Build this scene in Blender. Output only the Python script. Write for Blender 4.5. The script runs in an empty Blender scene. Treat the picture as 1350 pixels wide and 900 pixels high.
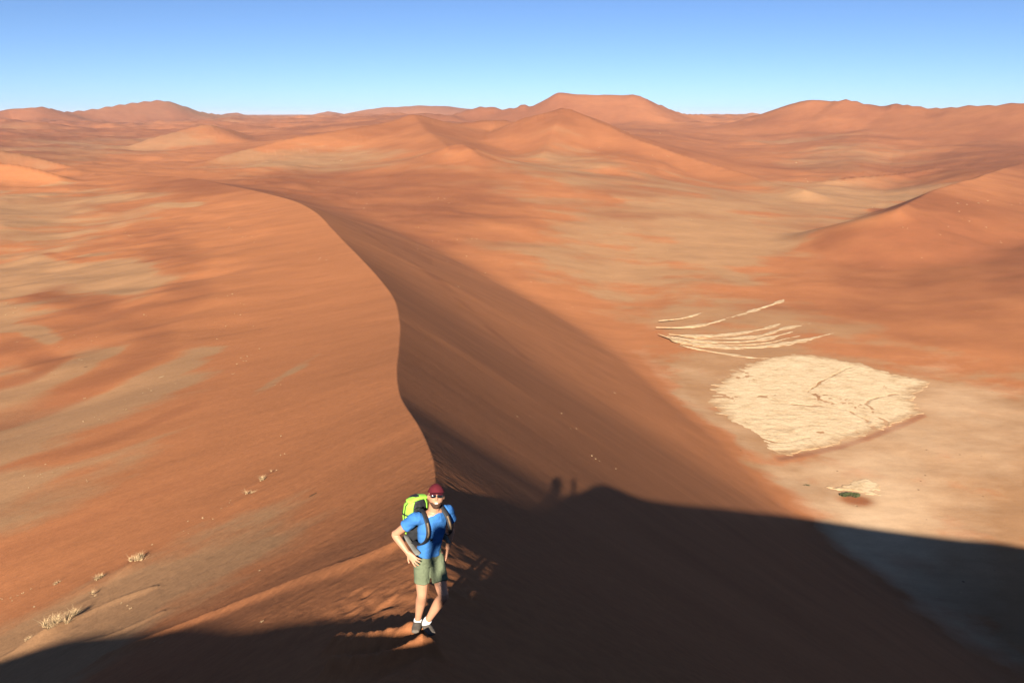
import bpy, bmesh, math, random, mathutils
import numpy as np
random.seed(7)
S=bpy.context.scene
# ---------------- camera, sky, sun, exposure ----------------
cam_data=bpy.data.cameras.new("camera"); cam=bpy.data.objects.new("camera",cam_data)
S.collection.objects.link(cam); S.camera=cam
cam_data.sensor_width=36; cam_data.lens=36*1060/1350
cam_data.clip_start=.05; cam_data.clip_end=200000
cam.location=(0,0,0); cam.rotation_euler=(math.radians(90)-math.atan(300/1060),0,0)
S.view_settings.view_transform='Standard'; S.view_settings.look='None'
S.view_settings.gamma=1; S.view_settings.exposure=EXPO=1.32
S.render.engine='CYCLES'; S.cycles.max_bounces=4; S.cycles.diffuse_bounces=0; S.cycles.volume_bounces=0
W=bpy.data.worlds.new("World"); S.world=W; W.use_nodes=True
SUN_EL_R=math.radians(25.3); SUN_AZ_R=math.radians(4.6)      # light travels towards this azimuth (clockwise from +y)
nt=W.node_tree; nt.nodes.clear()
wo=nt.nodes.new('ShaderNodeOutputWorld'); bg=nt.nodes.new('ShaderNodeBackground'); sk=nt.nodes.new('ShaderNodeTexSky')
sk.sky_type='NISHITA'; sk.sun_disc=False; sk.sun_elevation=SUN_EL_R; sk.sun_rotation=math.pi+SUN_AZ_R
sk.altitude=800; sk.air_density=.50; sk.dust_density=.45; sk.ozone_density=4.5
bg.inputs[1].default_value=.05
nt.links.new(sk.outputs[0],bg.inputs[0]); nt.links.new(bg.outputs[0],wo.inputs[0])
sun_d=bpy.data.lights.new("sun",'SUN'); sun_d.energy=5.0; sun_d.angle=math.radians(.5); sun_d.color=(1,.93,.83)
sun=bpy.data.objects.new("sun",sun_d); S.collection.objects.link(sun)
# ======== terrain maths (plain numpy) ========
import numpy as np, math
F=1060.0; PITCH=math.atan(300/F)
CP,SP=math.cos(PITCH),math.sin(PITCH)
def ray(px,py):
    """direction through a photo pixel (1350x900 frame); +y is ahead, z up, eye at origin"""
    a=(px-675)/F; b=(450-py)/F
    return np.array([a, CP+b*SP, -SP+b*CP])
def at(px,py,D):
    r=ray(px,py); k=D/math.hypot(r[0],r[1]); return r*k
def atz(px,py,z):
    r=ray(px,py); return r*(z/r[2])
def aty(px,py,y):
    r=ray(px,py); return r*(y/r[1])
SUN_AZ=math.atan2(*( (lambda r:(r[0],r[1]))(ray(756,626)) ))     # direction the light travels, from +y towards +x
r_=ray(756,626); SUN_EL=math.atan2(-r_[2],math.hypot(r_[0],r_[1]))
SD=r_/np.linalg.norm(r_)                                          # light travel direction

def smax(a,b,k):
    h=np.maximum(k-np.abs(a-b),0)/k
    return np.maximum(a,b)+h*h*k*.25
def sst(x,a,b):
    t=np.clip((x-a)/(b-a),0,1); return t*t*(3-2*t)
def _hash(ix,iy,seed):
    h=(ix.astype(np.int64)*374761393+iy.astype(np.int64)*668265263+seed*1442695041)&0xffffffff
    h=((h^(h>>13))*1274126177)&0xffffffff
    h=(h^(h>>16))&0xffff
    return h/65535.0*2*math.pi
def pnoise(x,y,seed=0):
    ix=np.floor(x);iy=np.floor(y);fx=x-ix;fy=y-iy
    u=fx*fx*fx*(fx*(fx*6-15)+10);v=fy*fy*fy*(fy*(fy*6-15)+10)
    def g(dx,dy):
        a=_hash(ix+dx,iy+dy,seed); return np.cos(a)*(fx-dx)+np.sin(a)*(fy-dy)
    a=g(0,0);b=g(1,0);c=g(0,1);d=g(1,1)
    return ((a+(b-a)*u)*(1-v)+(c+(d-c)*u)*v)*1.5
def fbm(x,y,o=4,seed=0,gain=.5):
    s=0;a=1
    for i in range(o):
        s=s+a*pnoise(x*2**i+17*i,y*2**i-9*i,seed+i); a*=gain
    return s
def catmull(P,n=6):
    P=np.asarray(P,float); Q=np.vstack([2*P[0]-P[1],P,2*P[-1]-P[-2]]); out=[]
    for i in range(1,len(Q)-2):
        p0,p1,p2,p3=Q[i-1:i+3]
        for t in np.arange(n)/n:
            out.append(.5*((2*p1)+(p2-p0)*t+(2*p0-5*p1+4*p2-p3)*t*t+(3*p1-p0-3*p2+p3)*t**3))
    out.append(Q[-2]); return np.array(out)
def pline(x,y,P,soft=.3):
    """nearest point on a polyline: distance, side (+ right) and softly blended columns of P[:,2:]"""
    nv=P.shape[1]-2; best=np.full(x.shape,1e18); side=np.zeros(x.shape); sl=np.ones(x.shape); hv=np.zeros((nv,)+x.shape) if soft else None
    for a,b in zip(P[:-1],P[1:]):
        dx,dy=b[0]-a[0],b[1]-a[1]; L2=dx*dx+dy*dy+1e-12
        qx=x-a[0];qy=y-a[1]
        t=np.clip((qx*dx+qy*dy)/L2,0,1)
        qx-=t*dx; qy-=t*dy; d2=qx*qx+qy*qy
        m=d2<best
        best[m]=d2[m]; side[m]=(qx[m]*dy-qy[m]*dx)/math.sqrt(L2)/np.sqrt(d2[m]+1e-9); sl[m]=math.sqrt(L2)
        if hv is not None:
            for k in range(nv): hv[k][m]=a[2+k]+(b[2+k]-a[2+k])*t[m]
    best=np.sqrt(best); side=np.clip(side*2.5,-1,1)
    if soft==0: return best,side,None
    vals=np.zeros((nv,)+x.shape); ws=np.zeros(x.shape)
    inv=1/(soft*best+.02)
    for a,b in zip(P[:-1],P[1:]):
        dx,dy=b[0]-a[0],b[1]-a[1]; L2=dx*dx+dy*dy+1e-12
        qx=x-a[0];qy=y-a[1]
        t=np.clip((qx*dx+qy*dy)/L2,0,1)
        qx-=t*dx; qy-=t*dy; e=(np.sqrt(qx*qx+qy*qy)-best)*inv
        m=e<7
        if not m.any(): continue
        w=np.exp(-e[m])*math.sqrt(L2); ws[m]+=w; tm=t[m]
        for k in range(nv): vals[k][m]+=w*(a[2+k]+(b[2+k]-a[2+k])*tm)
    w=sst(best/sl,1.5,5.)
    return best,side,hv*(1-w)+vals/ws*w
def ridge(x,y,P,HL=1e9,HR=1e9,rnd=0.0,n=6):
    """P rows: x,y,z,slopeL,slopeR. H = depth at which that flank levels out"""
    P=np.asarray(P,float); P=np.hstack([P,np.full((len(P),1),min(HL,1e5)),np.full((len(P),1),min(HR,1e5))])
    for e in (0,-1):
        P[e,3]=P[e,4]=(P[e,3]+P[e,4])/2; P[e,5]=P[e,6]=min(P[e,5],P[e,6])
    Q=catmull(P,n) if n>1 else P
    cl=np.concatenate([[0],np.cumsum(np.hypot(np.diff(Q[:,0]),np.diff(Q[:,1])))]); u=np.linspace(0,cl[-1],max(len(Q),12)+8)
    if cl[-1]>1500: Q=np.stack([np.interp(u,cl,Q[:,c]) for c in range(Q.shape[1])],1)
    Q[:,5:]=np.maximum(Q[:,5:],5)
    d,s,v=pline(x,y,Q)
    if rnd: d=np.sqrt(d*d+rnd*rnd)-rnd
    L=v[3]*(1-np.exp(-v[1]*d/v[3]))+.10*d; R=v[4]*(1-np.exp(-v[2]*d/v[4]))+.10*d
    s=(s+1)/2; return v[0]-(R*s+L*(1-s))

# ---------- main ridge under and ahead of the camera ----------
def rows(lst,extra):
    return np.array([list(at(*p))+list(e) for p,e in zip(lst,extra)])
MAN=aty(559,842,7.4)
MAIN=np.array([
 [0,0,-1.65,.5,.55],
 [MAN[0]*.55-.0,MAN[1]*.5,-1.65+(MAN[2]+1.65)*.5,.40,.56],
 [MAN[0],MAN[1],MAN[2],.42,.58],
 list(at(571,700,13))+[.51,.62],
 list(at(574,640,22))+[.52,.66],
 list(at(569,600,29))+[.48,.68],
 list(at(551,560,40))+[.40,.69],
 list(at(527,520,57))+[.33,.69],
 list(at(523,485,75))+[.275,.69],
 list(at(526,455,100))+[.22,.70],
 list(at(526,420,140))+[.165,.70],
 list(at(514,385,198))+[.13,.69],
 list(at(480,345,288))+[.115,.645],
 list(at(445,310,425))+[.11,.49],
 list(at(412,277,600))+[.14,.48],
 list(at(375,261,760))+[.12,.40],
 list(at(310,246,950))+[.10,.30],
 list(at(240,234,1200))+[.10,.20],
 list(at(150,230,1450))+[.10,.15],
])
# wiggle of the knife edge is in the points themselves
SUMMIT=np.array([  # x,y,z,left(=back?) slope,right slope ; runs left to right across the line of sight
 [-300,-150,-95,.55,.2],[-90,-48,-34,.55,.2],[-44,-21,-10,.55,.2],[-29,-13.4,-4.2,.55,.2],[-21,-9.5,-2.7,.55,.2],[-14.7,-6.6,-2.45,.55,.2],[-9.5,-4.3,-2.05,.55,.2],[-6.1,-2.75,-1.76,.55,.2],[-4.1,-1.7,-1.6,.52,.2],
 [-1.8,-.5,-1.62,.52,.2],[0,-.1,-1.66,.52,.2],[1.1,-.35,-1.35,.56,.2],[2.0,-.6,-.92,.56,.2],[3.0,-.9,-.67,.58,.2],[4.0,-1.2,-.74,.6,.2],[5.2,-1.6,-1.05,.6,.2],
 [9.7,-2.9,-2.2,.6,.2],[18.6,-5.6,-2.85,.6,.2],[33.6,-10.1,-3.55,.6,.2],[57,-17.1,-4.7,.6,.2],[83,-25,-5.25,.6,.2],[110,-33.1,-5.9,.6,.2],[135,-40.6,-5.9,.6,.2],[159,-47.7,-5.6,.6,.2],[200,-65,-10,.6,.2],[320,-115,-35,.6,.2],[600,-250,-90,.5,.2]])
FLOOR=-150.0
# ---------- base sheet: thin plate spline through control points in (azimuth, log distance) ----------
CTRL=[]
def cz(px,py,z): p=atz(px,py,z); CTRL.append(p)
def cd(px,py,D): CTRL.append(at(px,py,D))
def cw(x,y,z): CTRL.append(np.array([x,y,z],float))
for px,py in [(1000,620),(1080,540),(1230,500),(1100,690),(1340,710),(1340,560),(940,500),(1000,400),(950,440),(1100,450),(1200,560),(1340,640),(1150,400)]:
    cz(px,py,FLOOR)
cz(900,350,-148); cz(1000,330,-148); cz(800,345,-147); cz(850,300,-143); cz(960,290,-143)
cz(1000,262,-140); cz(1100,270,-141); cz(1090,235,-137); cz(1200,250,-140); cz(1180,215,-128)
cd(700,262,1150); cd(640,290,980); cd(600,235,1350); cd(780,240,1400); cd(860,235,1500); cd(700,215,1650); cd(820,205,1800)
cd(560,262,1150); cd(480,245,1300); cd(420,228,1500); cd(350,226,1500)
cd(950,215,2300); cd(1050,205,2600); cd(1250,200,2700); cd(1150,180,3200); cd(1340,190,3000)
cd(100,225,1650); cd(20,235,1600); cd(0,300,850); cd(100,280,1000); cd(200,262,1150)
cd(100,205,2300); cd(200,200,2600); cd(60,185,3300); cd(250,180,3600); cd(350,175,3800)
cd(30,165,5500); cd(300,165,5500); cd(550,158,5000); cd(950,165,4800); cd(1100,165,4500)
for a in (-150,-110,-75,75,110,150):
    for D in (300,1500,6000): cw(D*math.sin(math.radians(a)),D*math.cos(math.radians(a)),-130)
for a in range(-180,180,30):
    for D in (12000,45000): cw(D*math.sin(math.radians(a)),D*math.cos(math.radians(a)),-110)
for a in (-55,-40): cw(500*math.sin(math.radians(a)),500*math.cos(math.radians(a)),-105)
for a in (40,60): cw(300*math.sin(math.radians(a)),300*math.cos(math.radians(a)),-148)
for a in (-45,-20,0,20,45,100,180,-100): cw(60*math.sin(math.radians(a)),60*math.cos(math.radians(a)),-150)
CTRL=np.array(CTRL)
def _uv(x,y):
    r=np.hypot(x,y); a=np.arctan2(x,y); l=np.log(np.maximum(r,30.))
    w=.9
    return np.sin(a)*l*w, np.cos(a)*l*w, l
def _tps():
    u,v,l=_uv(CTRL[:,0],CTRL[:,1]); X=np.stack([u,v],1)
    d=np.linalg.norm(X[:,None]-X[None],axis=2); K=d**2*np.log(d+1e-9)+np.eye(len(X))*.002
    P=np.hstack([np.ones((len(X),1)),X]); A=np.block([[K,P],[P.T,np.zeros((3,3))]])
    return X,np.linalg.solve(A,np.concatenate([CTRL[:,2],[0,0,0]]))
_TX,_TW=_tps()
def base_raw(x,y):
    u,v,l=_uv(x,y); z=_TW[-3]+_TW[-2]*u+_TW[-1]*v
    for i in range(len(_TX)):
        d2=(u-_TX[i,0])**2+(v-_TX[i,1])**2
        z=z+_TW[i]*.5*d2*np.log(d2+1e-12)
    return z
class Lut:
    def __init__(s,f,a0,a1,da,r0,r1,dl):
        s.a0,s.da=a0,da; s.l0,s.dl=math.log(r0),dl
        a=np.arange(a0,a1+da*1.5,da); l=np.arange(s.l0,math.log(r1)+dl*1.5,dl); A,L=np.meshgrid(a,l); r=np.exp(L)
        v=f(np.sin(A)*r,np.cos(A)*r); s.v=np.array(v if isinstance(v,(list,tuple)) else [v])
    def __call__(s,x,y):
        a=(np.arctan2(x,y)-s.a0)/s.da; l=(np.log(np.maximum(np.hypot(x,y),1e-3))-s.l0)/s.dl
        a=np.clip(a,0,s.v.shape[2]-1.001); l=np.clip(l,0,s.v.shape[1]-1.001)
        i=a.astype(int); j=l.astype(int); u=a-i; w=l-j; V=s.v
        return [(V[k][j,i]*(1-u)+V[k][j,i+1]*u)*(1-w)+(V[k][j+1,i]*(1-u)+V[k][j+1,i+1]*u)*w for k in range(len(V))]
_BL=Lut(base_raw,-math.pi,math.pi,math.radians(.75),20,70000,.03)
def base(x,y): return _BL(x,y)[0]
# ---------- far dunes ----------
def R(lst,sl,sr): return np.array([list(at(*p))+[sl,sr] for p in lst])
RIDGES=[]   # (rows, HL, HR, round, k)
def addr(lst,sl,sr,HL=1e9,HR=1e9,rnd=0,k=10): RIDGES.append((R(lst,sl,sr),HL,HR,rnd,k))
# (left side of travel = sl; listed left to right in the picture => left side is the far side)
addr([(250,222,1750),(330,195,1900),(440,172,2050),(520,160,2150),(545,152,2200),(590,160,2250)],.25,.055,k=8)
addr([(545,152,2200),(560,170,1950),(585,190,1650),(600,205,1500)],.22,.2,HL=28,HR=28,rnd=8,k=12)
addr([(590,165,2250),(650,158,2300),(700,160,2250),(742,144,2150),(765,150,2120),(800,165,2050),(850,187,1950),(905,205,1850),(960,222,1750),(1010,238,1600),(1060,250,1450)],.35,.05,k=6)
addr([(742,144,2150),(735,160,2000),(725,185,1850),(715,205,1700)],.25,.22,HL=60,HR=60,rnd=5,k=10)
addr([(600,190,1500),(612,192,1480),(630,205,1420)],.25,.3,HL=25,HR=22,rnd=4,k=8)
# left small dunes
addr([(-60,190,1900),(0,197,1900),(50,208,1850),(100,222,1750)],.3,.3,HL=40,HR=40,k=6)
addr([(-60,210,1500),(0,214,1500),(40,220,1450),(75,229,1400)],.3,.3,HL=30,HR=30,k=5)
addr([(130,205,2700),(200,182,2800),(255,167,2900),(280,166,2950),(330,178,3000)],.3,.05,k=10)
# right dunes: lit crest with a shaded left flank
# travelling away from the camera: left = shaded slip face, right = lit back
addr([(1183,276,1010),(1209,262,1110),(1240,248,1230),(1290,233,1500),(1350,214,2000),(1450,186,2500),(1600,150,2800)],.45,.09,HL=120,HR=100,rnd=1,k=6)
addr([(1075,239,1780),(1150,231,1880),(1200,226,2000),(1280,216,2200),(1350,204,2400),(1450,180,2700),(1600,160,3000)],.5,.25,HL=60,HR=60,k=6)
# ranges on the skyline
addr([(-300,150,6000),(-100,146,6000),(0,144,6200),(50,140,6200),(90,147,6400),(150,139,6600),(205,132,6800),(235,137,6900),(270,148,7000),(300,151,7200),(340,152,7400)],.3,.22,HR=300,k=30)
addr([(290,152,9000),(310,148,9000),(330,152,9000),(380,152,9000),(420,148,8800),(500,142,8500),(570,139,8500),(620,143,8500),(700,146,8500)],.3,.2,HR=250,k=20)
addr([(600,150,4800),(635,140,4700),(660,143,4650),(682,140,4600),(690,135,4600),(700,139,4600),(716,131,4600),(730,123,4600),(738,121,4600),(760,123,4600),(790,124,4600),(820,124,4600),(837,123,4600),(850,130,4650),(870,138,4700),(895,148,4800),(930,151,5000)],.4,.27,HR=220,k=12)
addr([(895,152,15000),(908,148,15000),(918,151,15000),(940,148.5,15000),(950,151.5,15000)],.3,.2,k=20)
addr([(990,153,3900),(1010,148,3900),(1040,138,3900),(1068,131,3900),(1090,133,3900),(1100,134,3900),(1120,131,3850),(1145,137,3800),(1165,139,3800),(1180,136,3800),(1200,139,3750),(1230,142,3700),(1260,140,3650),(1300,138,3600),(1350,134,3550),(1500,130,3500),(1700,140,3500)],.35,.22,HR=190,k=14)

SPURS=[ # low creases running down the slip face
 (R([(437,296,470),(500,330,455),(560,372,430),(640,430,400),(700,480,380)],.0,.0),1.1,26),
 (R([(535,455,140),(600,500,150),(660,550,150),(700,590,145),(760,640,130)],.0,.0),.4,14),
]
_RM={}
def height(x,y,want_slip=False):
    x=np.asarray(x,float)+0*np.asarray(y,float); y=np.asarray(y,float)+0*x
    z=base(x,y)
    r=np.hypot(x,y); az=np.arctan2(x,y); ridge_noise=fbm(x/150,y/150,3,21)*.001*np.minimum(r,4000)
    # rolling hummocks that grow with distance and vanish on the pan floor
    amp=sst(r,450,1500)*7+sst(r,2500,7000)*18
    far=fbm(x/260,y/260,4,3)
    z=z+amp*far*(1-.0*r)
    q_=1-np.abs(fbm(x/210+.3*y/210,y/120,4,9)); z=z+sst(r,450,1300)*(1-sst(r,3000,6000))*(3.2*q_*q_)+sst(r,2500,5000)*28*(1-np.abs(fbm(x/700,y/420,4,19)))
    i_ridge=0
    for P,HL,HR,rnd,k in RIDGES:
        if i_ridge not in _RM:
            def fm(X_,Y_,P=P,HL=HL,HR=HR): return (ridge(X_,Y_,P,HL,HR,rnd,n=2)-base(X_,Y_)>-35).astype(float)
            _RM[i_ridge]=Lut(fm,-math.pi,math.pi,math.radians(1.0),100,60000,.05)
        m=(r>90)&(_RM[i_ridge](x,y)[0]>0); i_ridge+=1
        if not m.any(): continue
        xs,ys=x[m],y[m]
        z0=ridge(xs,ys,P,HL,HR,rnd,n=4)
        z0=z0+(ridge_noise[m] if ridge_noise is not None else 0)
        z[m]=smax(z[m],z0,k)
    pan=np.exp(-(((x-160)/135)**2+((y-345)/185)**2)**2)
    z=z*(1-pan)+(FLOOR+.25*fbm(x/25,y/25,3,5))*pan
    k=r<3000
    m=np.full(x.shape,-1e6); m[k]=main(x[k],y[k],r[k])
    if want_slip: return z,m
    z=smax(z,m,6)
    k=r<900
    z[k]=smax(z[k],ridge(x[k],y[k],SUMMIT,n=5),.25)
    return z
_MP=catmull(MAIN,6)
def main(x,y,r):
    P=_MP
    d,s,v=pline(x,y,P)
    L=v[1]*d
    L=70*(1-np.exp(-L/70)) +.03*d - 2.2*fbm(x/70,y/70,3,31)*sst(d,8,70)
    zl=v[0]-L
    def slip(zc,Rr):
        H=np.maximum(zc-FLOOR,30); c0=.93
        return zc-np.where(Rr<H*c0,Rr,H*c0+H*(1.12-c0)*(1-np.exp(-(Rr-H*c0)/(H*(1.12-c0)))))
    zr1=slip(v[0],v[2]*d)
    # near part: sand runs straight down a fixed fall line
    xc=np.interp(y,P[:,1],P[:,0]); zc=np.interp(y,P[:,1],P[:,2])-.5*np.maximum(-y,0); sc=np.interp(y,P[:,1],P[:,4])
    off=np.maximum(x-xc,0)
    zr0=slip(zc,off*(sc-.035))
    w=sst(y,230,420)
    zr=zr0*(1-w)+zr1*w
    sg=np.where(y<300,np.where(x>xc,1.,0.),(s+1)/2)
    z=zr*sg+zl*(1-sg)
    for Q,h,w_ in SPURS:
        dd,ss,vv=pline(x,y,_SP[id(Q)]); h=h*vv[0]
        z=z+h*np.where(ss>0,np.exp(-np.abs(dd)/w_),np.exp(-np.abs(dd)/(w_*1.5)))
    return z
_SP={}
for q in SPURS:
    c=catmull(q[0][:,:3],5); t=np.linspace(0,1,len(c)); c[:,2]=np.minimum(1,t*5)*(1-sst(t,.55,1)); _SP[id(q[0])]=c
# ======== end terrain maths ========
sun.rotation_euler=mathutils.Vector(SD).to_track_quat('-Z','Y').to_euler()
sk.sun_elevation=SUN_EL; sk.sun_rotation=math.pi+SUN_AZ

HAZE=.00002
# ---------------- helpers ----------------
def tag(o,label=None,cat=None,group=None,kind=None):
    if label: o['label']=label
    if cat: o['category']=cat
    if group: o['group']=group
    if kind: o['kind']=kind
    return o
def link(o,parent=None):
    S.collection.objects.link(o)
    if parent is not None: o.parent=parent
    return o
def mesh_np(name,V,Fq,mat,parent=None,smooth=True):
    me=bpy.data.meshes.new(name); V=np.asarray(V,np.float32); Fq=np.asarray(Fq,np.int32)
    k=Fq.shape[1]
    me.vertices.add(len(V)); me.vertices.foreach_set('co',V.ravel())
    me.loops.add(Fq.size); me.loops.foreach_set('vertex_index',Fq.ravel())
    me.polygons.add(len(Fq)); me.polygons.foreach_set('loop_start',np.arange(0,Fq.size,k,dtype=np.int32))
    me.polygons.foreach_set('use_smooth',np.full(len(Fq),smooth))
    me.update(calc_edges=True)
    if len(V)<400000: me.validate()
    me.materials.append(mat)
    return link(bpy.data.objects.new(name,me),parent)
class N:
    """tiny node helper"""
    def __init__(s,name):
        s.m=bpy.data.materials.new(name); s.m.use_nodes=True; s.t=s.m.node_tree; s.t.nodes.clear()
        s.out=s.n('ShaderNodeOutputMaterial'); s.b=s.n('ShaderNodeBsdfPrincipled'); s.l(s.b,0,s.out,0)
    def n(s,t,**k):
        x=s.t.nodes.new(t)
        for a,v in k.items(): setattr(x,a,v)
        return x
    def l(s,a,i,b,j): s.t.links.new(a.outputs[i],b.inputs[j])
    def noise(s,scale,detail=4,rough=.55,coord=None,dim='3D'):
        x=s.n('ShaderNodeTexNoise'); x.inputs['Scale'].default_value=scale; x.inputs['Detail'].default_value=detail; x.inputs['Roughness'].default_value=rough
        if coord is not None: s.t.links.new(coord,x.inputs['Vector'])
        return x
    def ramp(s,src,stops):
        x=s.n('ShaderNodeValToRGB'); e=x.color_ramp.elements
        while len(e)<len(stops): e.new(.5)
        for q,(p,c) in zip(e,stops): q.position=p; q.color=(c[0],c[1],c[2],1) if len(c)==3 else c
        s.t.links.new(src,x.inputs[0]); return x
    def mix(s,fac,a,b,mode='MIX'):
        x=s.n('ShaderNodeMix',data_type='RGBA',blend_type=mode)
        for v,i in ((fac,0),(a,6),(b,7)):
            if isinstance(v,bpy.types.NodeSocket): s.t.links.new(v,x.inputs[i])
            elif isinstance(v,(int,float)): x.inputs[i].default_value=v
            else: x.inputs[i].default_value=(v[0],v[1],v[2],1)
        return x.outputs[2]
    def math(s,op,a,b=None):
        x=s.n('ShaderNodeMath',operation=op)
        for v,i in ((a,0),(b,1)):
            if v is None: continue
            if isinstance(v,bpy.types.NodeSocket): s.t.links.new(v,x.inputs[i])
            else: x.inputs[i].default_value=v
        return x.outputs[0]
def simple_mat(name,col,rough=.8,var=.12,scale=30,bump=.2,bscale=None,spec=.3,dist=.004):
    k=N(name); tc=k.n('ShaderNodeTexCoord')
    nz=k.noise(scale,4,.6,tc.outputs['Object'])
    c=np.array(col); r=k.ramp(nz.outputs[0],[(.3,tuple(c*(1-var))),(.7,tuple(np.minimum(c*(1+var),1)))])
    k.l(r,0,k.b,'Base Color'); k.b.inputs['Roughness'].default_value=rough; k.b.inputs['Specular IOR Level'].default_value=spec
    if bump:
        b=k.n('ShaderNodeBump'); b.inputs['Strength'].default_value=bump; b.inputs['Distance'].default_value=dist
        n2=k.noise(bscale or scale*2,5,.6,tc.outputs['Object']); k.l(n2,0,b,'Height'); k.l(b,0,k.b,'Normal')
    return k.m

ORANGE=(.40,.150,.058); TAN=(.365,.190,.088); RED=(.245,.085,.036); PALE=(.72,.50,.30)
def sand_mat():
    k=N('sand'); at_=k.n('ShaderNodeAttribute',attribute_name='ground'); sep=k.n('ShaderNodeSeparateColor'); k.l(at_,'Color',sep,0)
    geo=k.n('ShaderNodeNewGeometry'); P=geo.outputs['Position']
    big=k.noise(.02,6,.6,P); mid=k.noise(.35,6,.65,P)
    def jit(sock,w1,w2):
        a=k.math('MULTIPLY',k.math('SUBTRACT',big.outputs[0],.5),w1); b=k.math('MULTIPLY',k.math('SUBTRACT',mid.outputs[0],.5),w2)
        return k.math('ADD',sock,k.math('MULTIPLY',k.math('ADD',a,b),1.0))
    mp=k.n('ShaderNodeMapping'); mp.inputs['Scale'].default_value=(.45,1.0,1.0); mp.inputs['Rotation'].default_value=(0,0,.2); k.t.links.new(P,mp.inputs['Vector'])
    wide=k.noise(.009,10,.68,mp.outputs[0]); streak=k.noise(.05,9,.75,mp.outputs[0])
    def jit(sock,w1,w2):
        a=k.math('MULTIPLY',k.math('SUBTRACT',big.outputs[0],.5),w1); b=k.math('MULTIPLY',k.math('SUBTRACT',mid.outputs[0],.5),w2)
        c_=k.math('MULTIPLY',k.math('SUBTRACT',wide.outputs[0],.5),w1*1.3); d_=k.math('MULTIPLY',k.math('SUBTRACT',streak.outputs[0],.5),w1*1.1)
        return k.math('ADD',sock,k.math('ADD',k.math('ADD',a,b),k.math('ADD',c_,d_)))
    tanf=k.ramp(jit(sep.outputs[0],.42,.16),[(.34,(0,0,0)),(.62,(1,1,1))])
    c=k.mix(tanf.outputs[0],ORANGE,TAN)
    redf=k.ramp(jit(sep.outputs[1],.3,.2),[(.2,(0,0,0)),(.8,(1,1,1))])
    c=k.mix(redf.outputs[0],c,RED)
    pf=k.ramp(jit(sep.outputs[2],.22,.1),[(.08,(0,0,0)),(.95,(.85,.85,.85))])
    c=k.mix(pf.outputs[0],c,PALE)
    # fine mottling of the grains and small grassy flecks
    gr=k.noise(3.0,8,.75,P)
    v=k.ramp(gr.outputs[0],[(.25,(.80,.80,.80)),(.75,(1.16,1.16,1.16))])
    c=k.mix(1.0,c,v.outputs[0],'MULTIPLY')
    v2=k.ramp(streak.outputs[0],[(.3,(.84,.84,.84)),(.7,(1.12,1.12,1.12))])
    c=k.mix(1.0,c,v2.outputs[0],'MULTIPLY')
    # scattered stubble: little straw and dark flecks, thicker on the tan flats
    vo=k.n('ShaderNodeTexVoronoi'); vo.inputs['Scale'].default_value=.22; k.t.links.new(P,vo.inputs['Vector'])
    sc=k.n('ShaderNodeSeparateColor'); k.l(vo,'Color',sc,0)
    pick=k.math('LESS_THAN',sc.outputs[0],k.math('ADD',k.math('MULTIPLY',tanf.outputs[0],.30),.035))
    dot=k.math('LESS_THAN',vo.outputs['Distance'],k.math('ADD',k.math('MULTIPLY',sc.outputs[1],.07),.035))
    fc=k.mix(k.math('GREATER_THAN',sc.outputs[2],.55),(.12,.065,.03),(.50,.33,.17))
    c=k.mix(k.math('MULTIPLY',k.math('MULTIPLY',pick,dot),.8),c,fc)
    k.t.links.new(c,k.b.inputs['Base Color'])
    k.b.inputs['Roughness'].default_value=.95; k.b.inputs['Specular IOR Level'].default_value=.08
    # wind ripples close by, broader roughness farther out
    b1=k.n('ShaderNodeBump'); b1.inputs['Strength'].default_value=.35; b1.inputs['Distance'].default_value=.05
    rp=k.n('ShaderNodeTexWave',wave_type='BANDS',bands_direction='DIAGONAL'); rp.inputs['Scale'].default_value=2.6; rp.inputs['Distortion'].default_value=5; rp.inputs['Detail'].default_value=2; rp.inputs['Detail Scale'].default_value=1.2
    k.t.links.new(P,rp.inputs['Vector'])
    f=k.noise(14,5,.7,P); hh=k.math('ADD',k.math('MULTIPLY',rp.outputs['Fac'],.05),f.outputs[0])
    k.t.links.new(hh,b1.inputs['Height'])
    b2=k.n('ShaderNodeBump'); b2.inputs['Strength'].default_value=.22; b2.inputs['Distance'].default_value=1.0
    m2=k.noise(.12,6,.6,P); k.l(m2,0,b2,'Height'); k.l(b2,0,b1,'Normal')
    k.l(b1,0,k.b,'Normal')
    return k.m
SAND=sand_mat()

# ---------------- the ground: one height field sheet out to the horizon ----------------
ang=np.concatenate([np.arange(-180,-45,1.5),np.arange(-45,-36,.15),np.arange(-36,36,.07),np.arange(36,45,.15),np.arange(45,180,1.5)])
ang=np.radians(ang)
def geom(a,b,q): n=int(math.log(b/a)/math.log(1+q)); return list(np.exp(np.linspace(math.log(a),math.log(b),n,endpoint=False)))
rad=np.array(geom(.25,5,.03)+geom(5,40,.006)+geom(40,1200,.008)+geom(1200,8000,.009)+geom(8000,60000,.03)+[60000.])
A,Rr=np.meshgrid(ang,rad)
X=np.sin(A)*Rr; Y=np.cos(A)*Rr
def hits(pix,f,rmax=20000,n=800):
    pix=np.asarray(pix,float); out=[]
    t=np.exp(np.linspace(math.log(4.5),math.log(rmax),n))
    for i in range(0,len(pix),60):
        q=pix[i:i+60]; rr=np.array([ray(*p[:2]) for p in q]); rr/=np.hypot(rr[:,0],rr[:,1])[:,None]
        z=f(rr[:,0:1]*t,rr[:,1:2]*t); g=z-rr[:,2:3]*t
        j=np.argmax(g>=0,axis=1); j=np.where(j==0,n-1,j)
        for k_,jj in enumerate(j):
            a,b=g[k_,jj-1],g[k_,jj]; w=-a/(b-a) if b!=a else 0
            out.append(rr[k_]*(t[jj-1]+(t[jj]-t[jj-1])*min(max(w,0),1)))
    return np.array(out)
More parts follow.
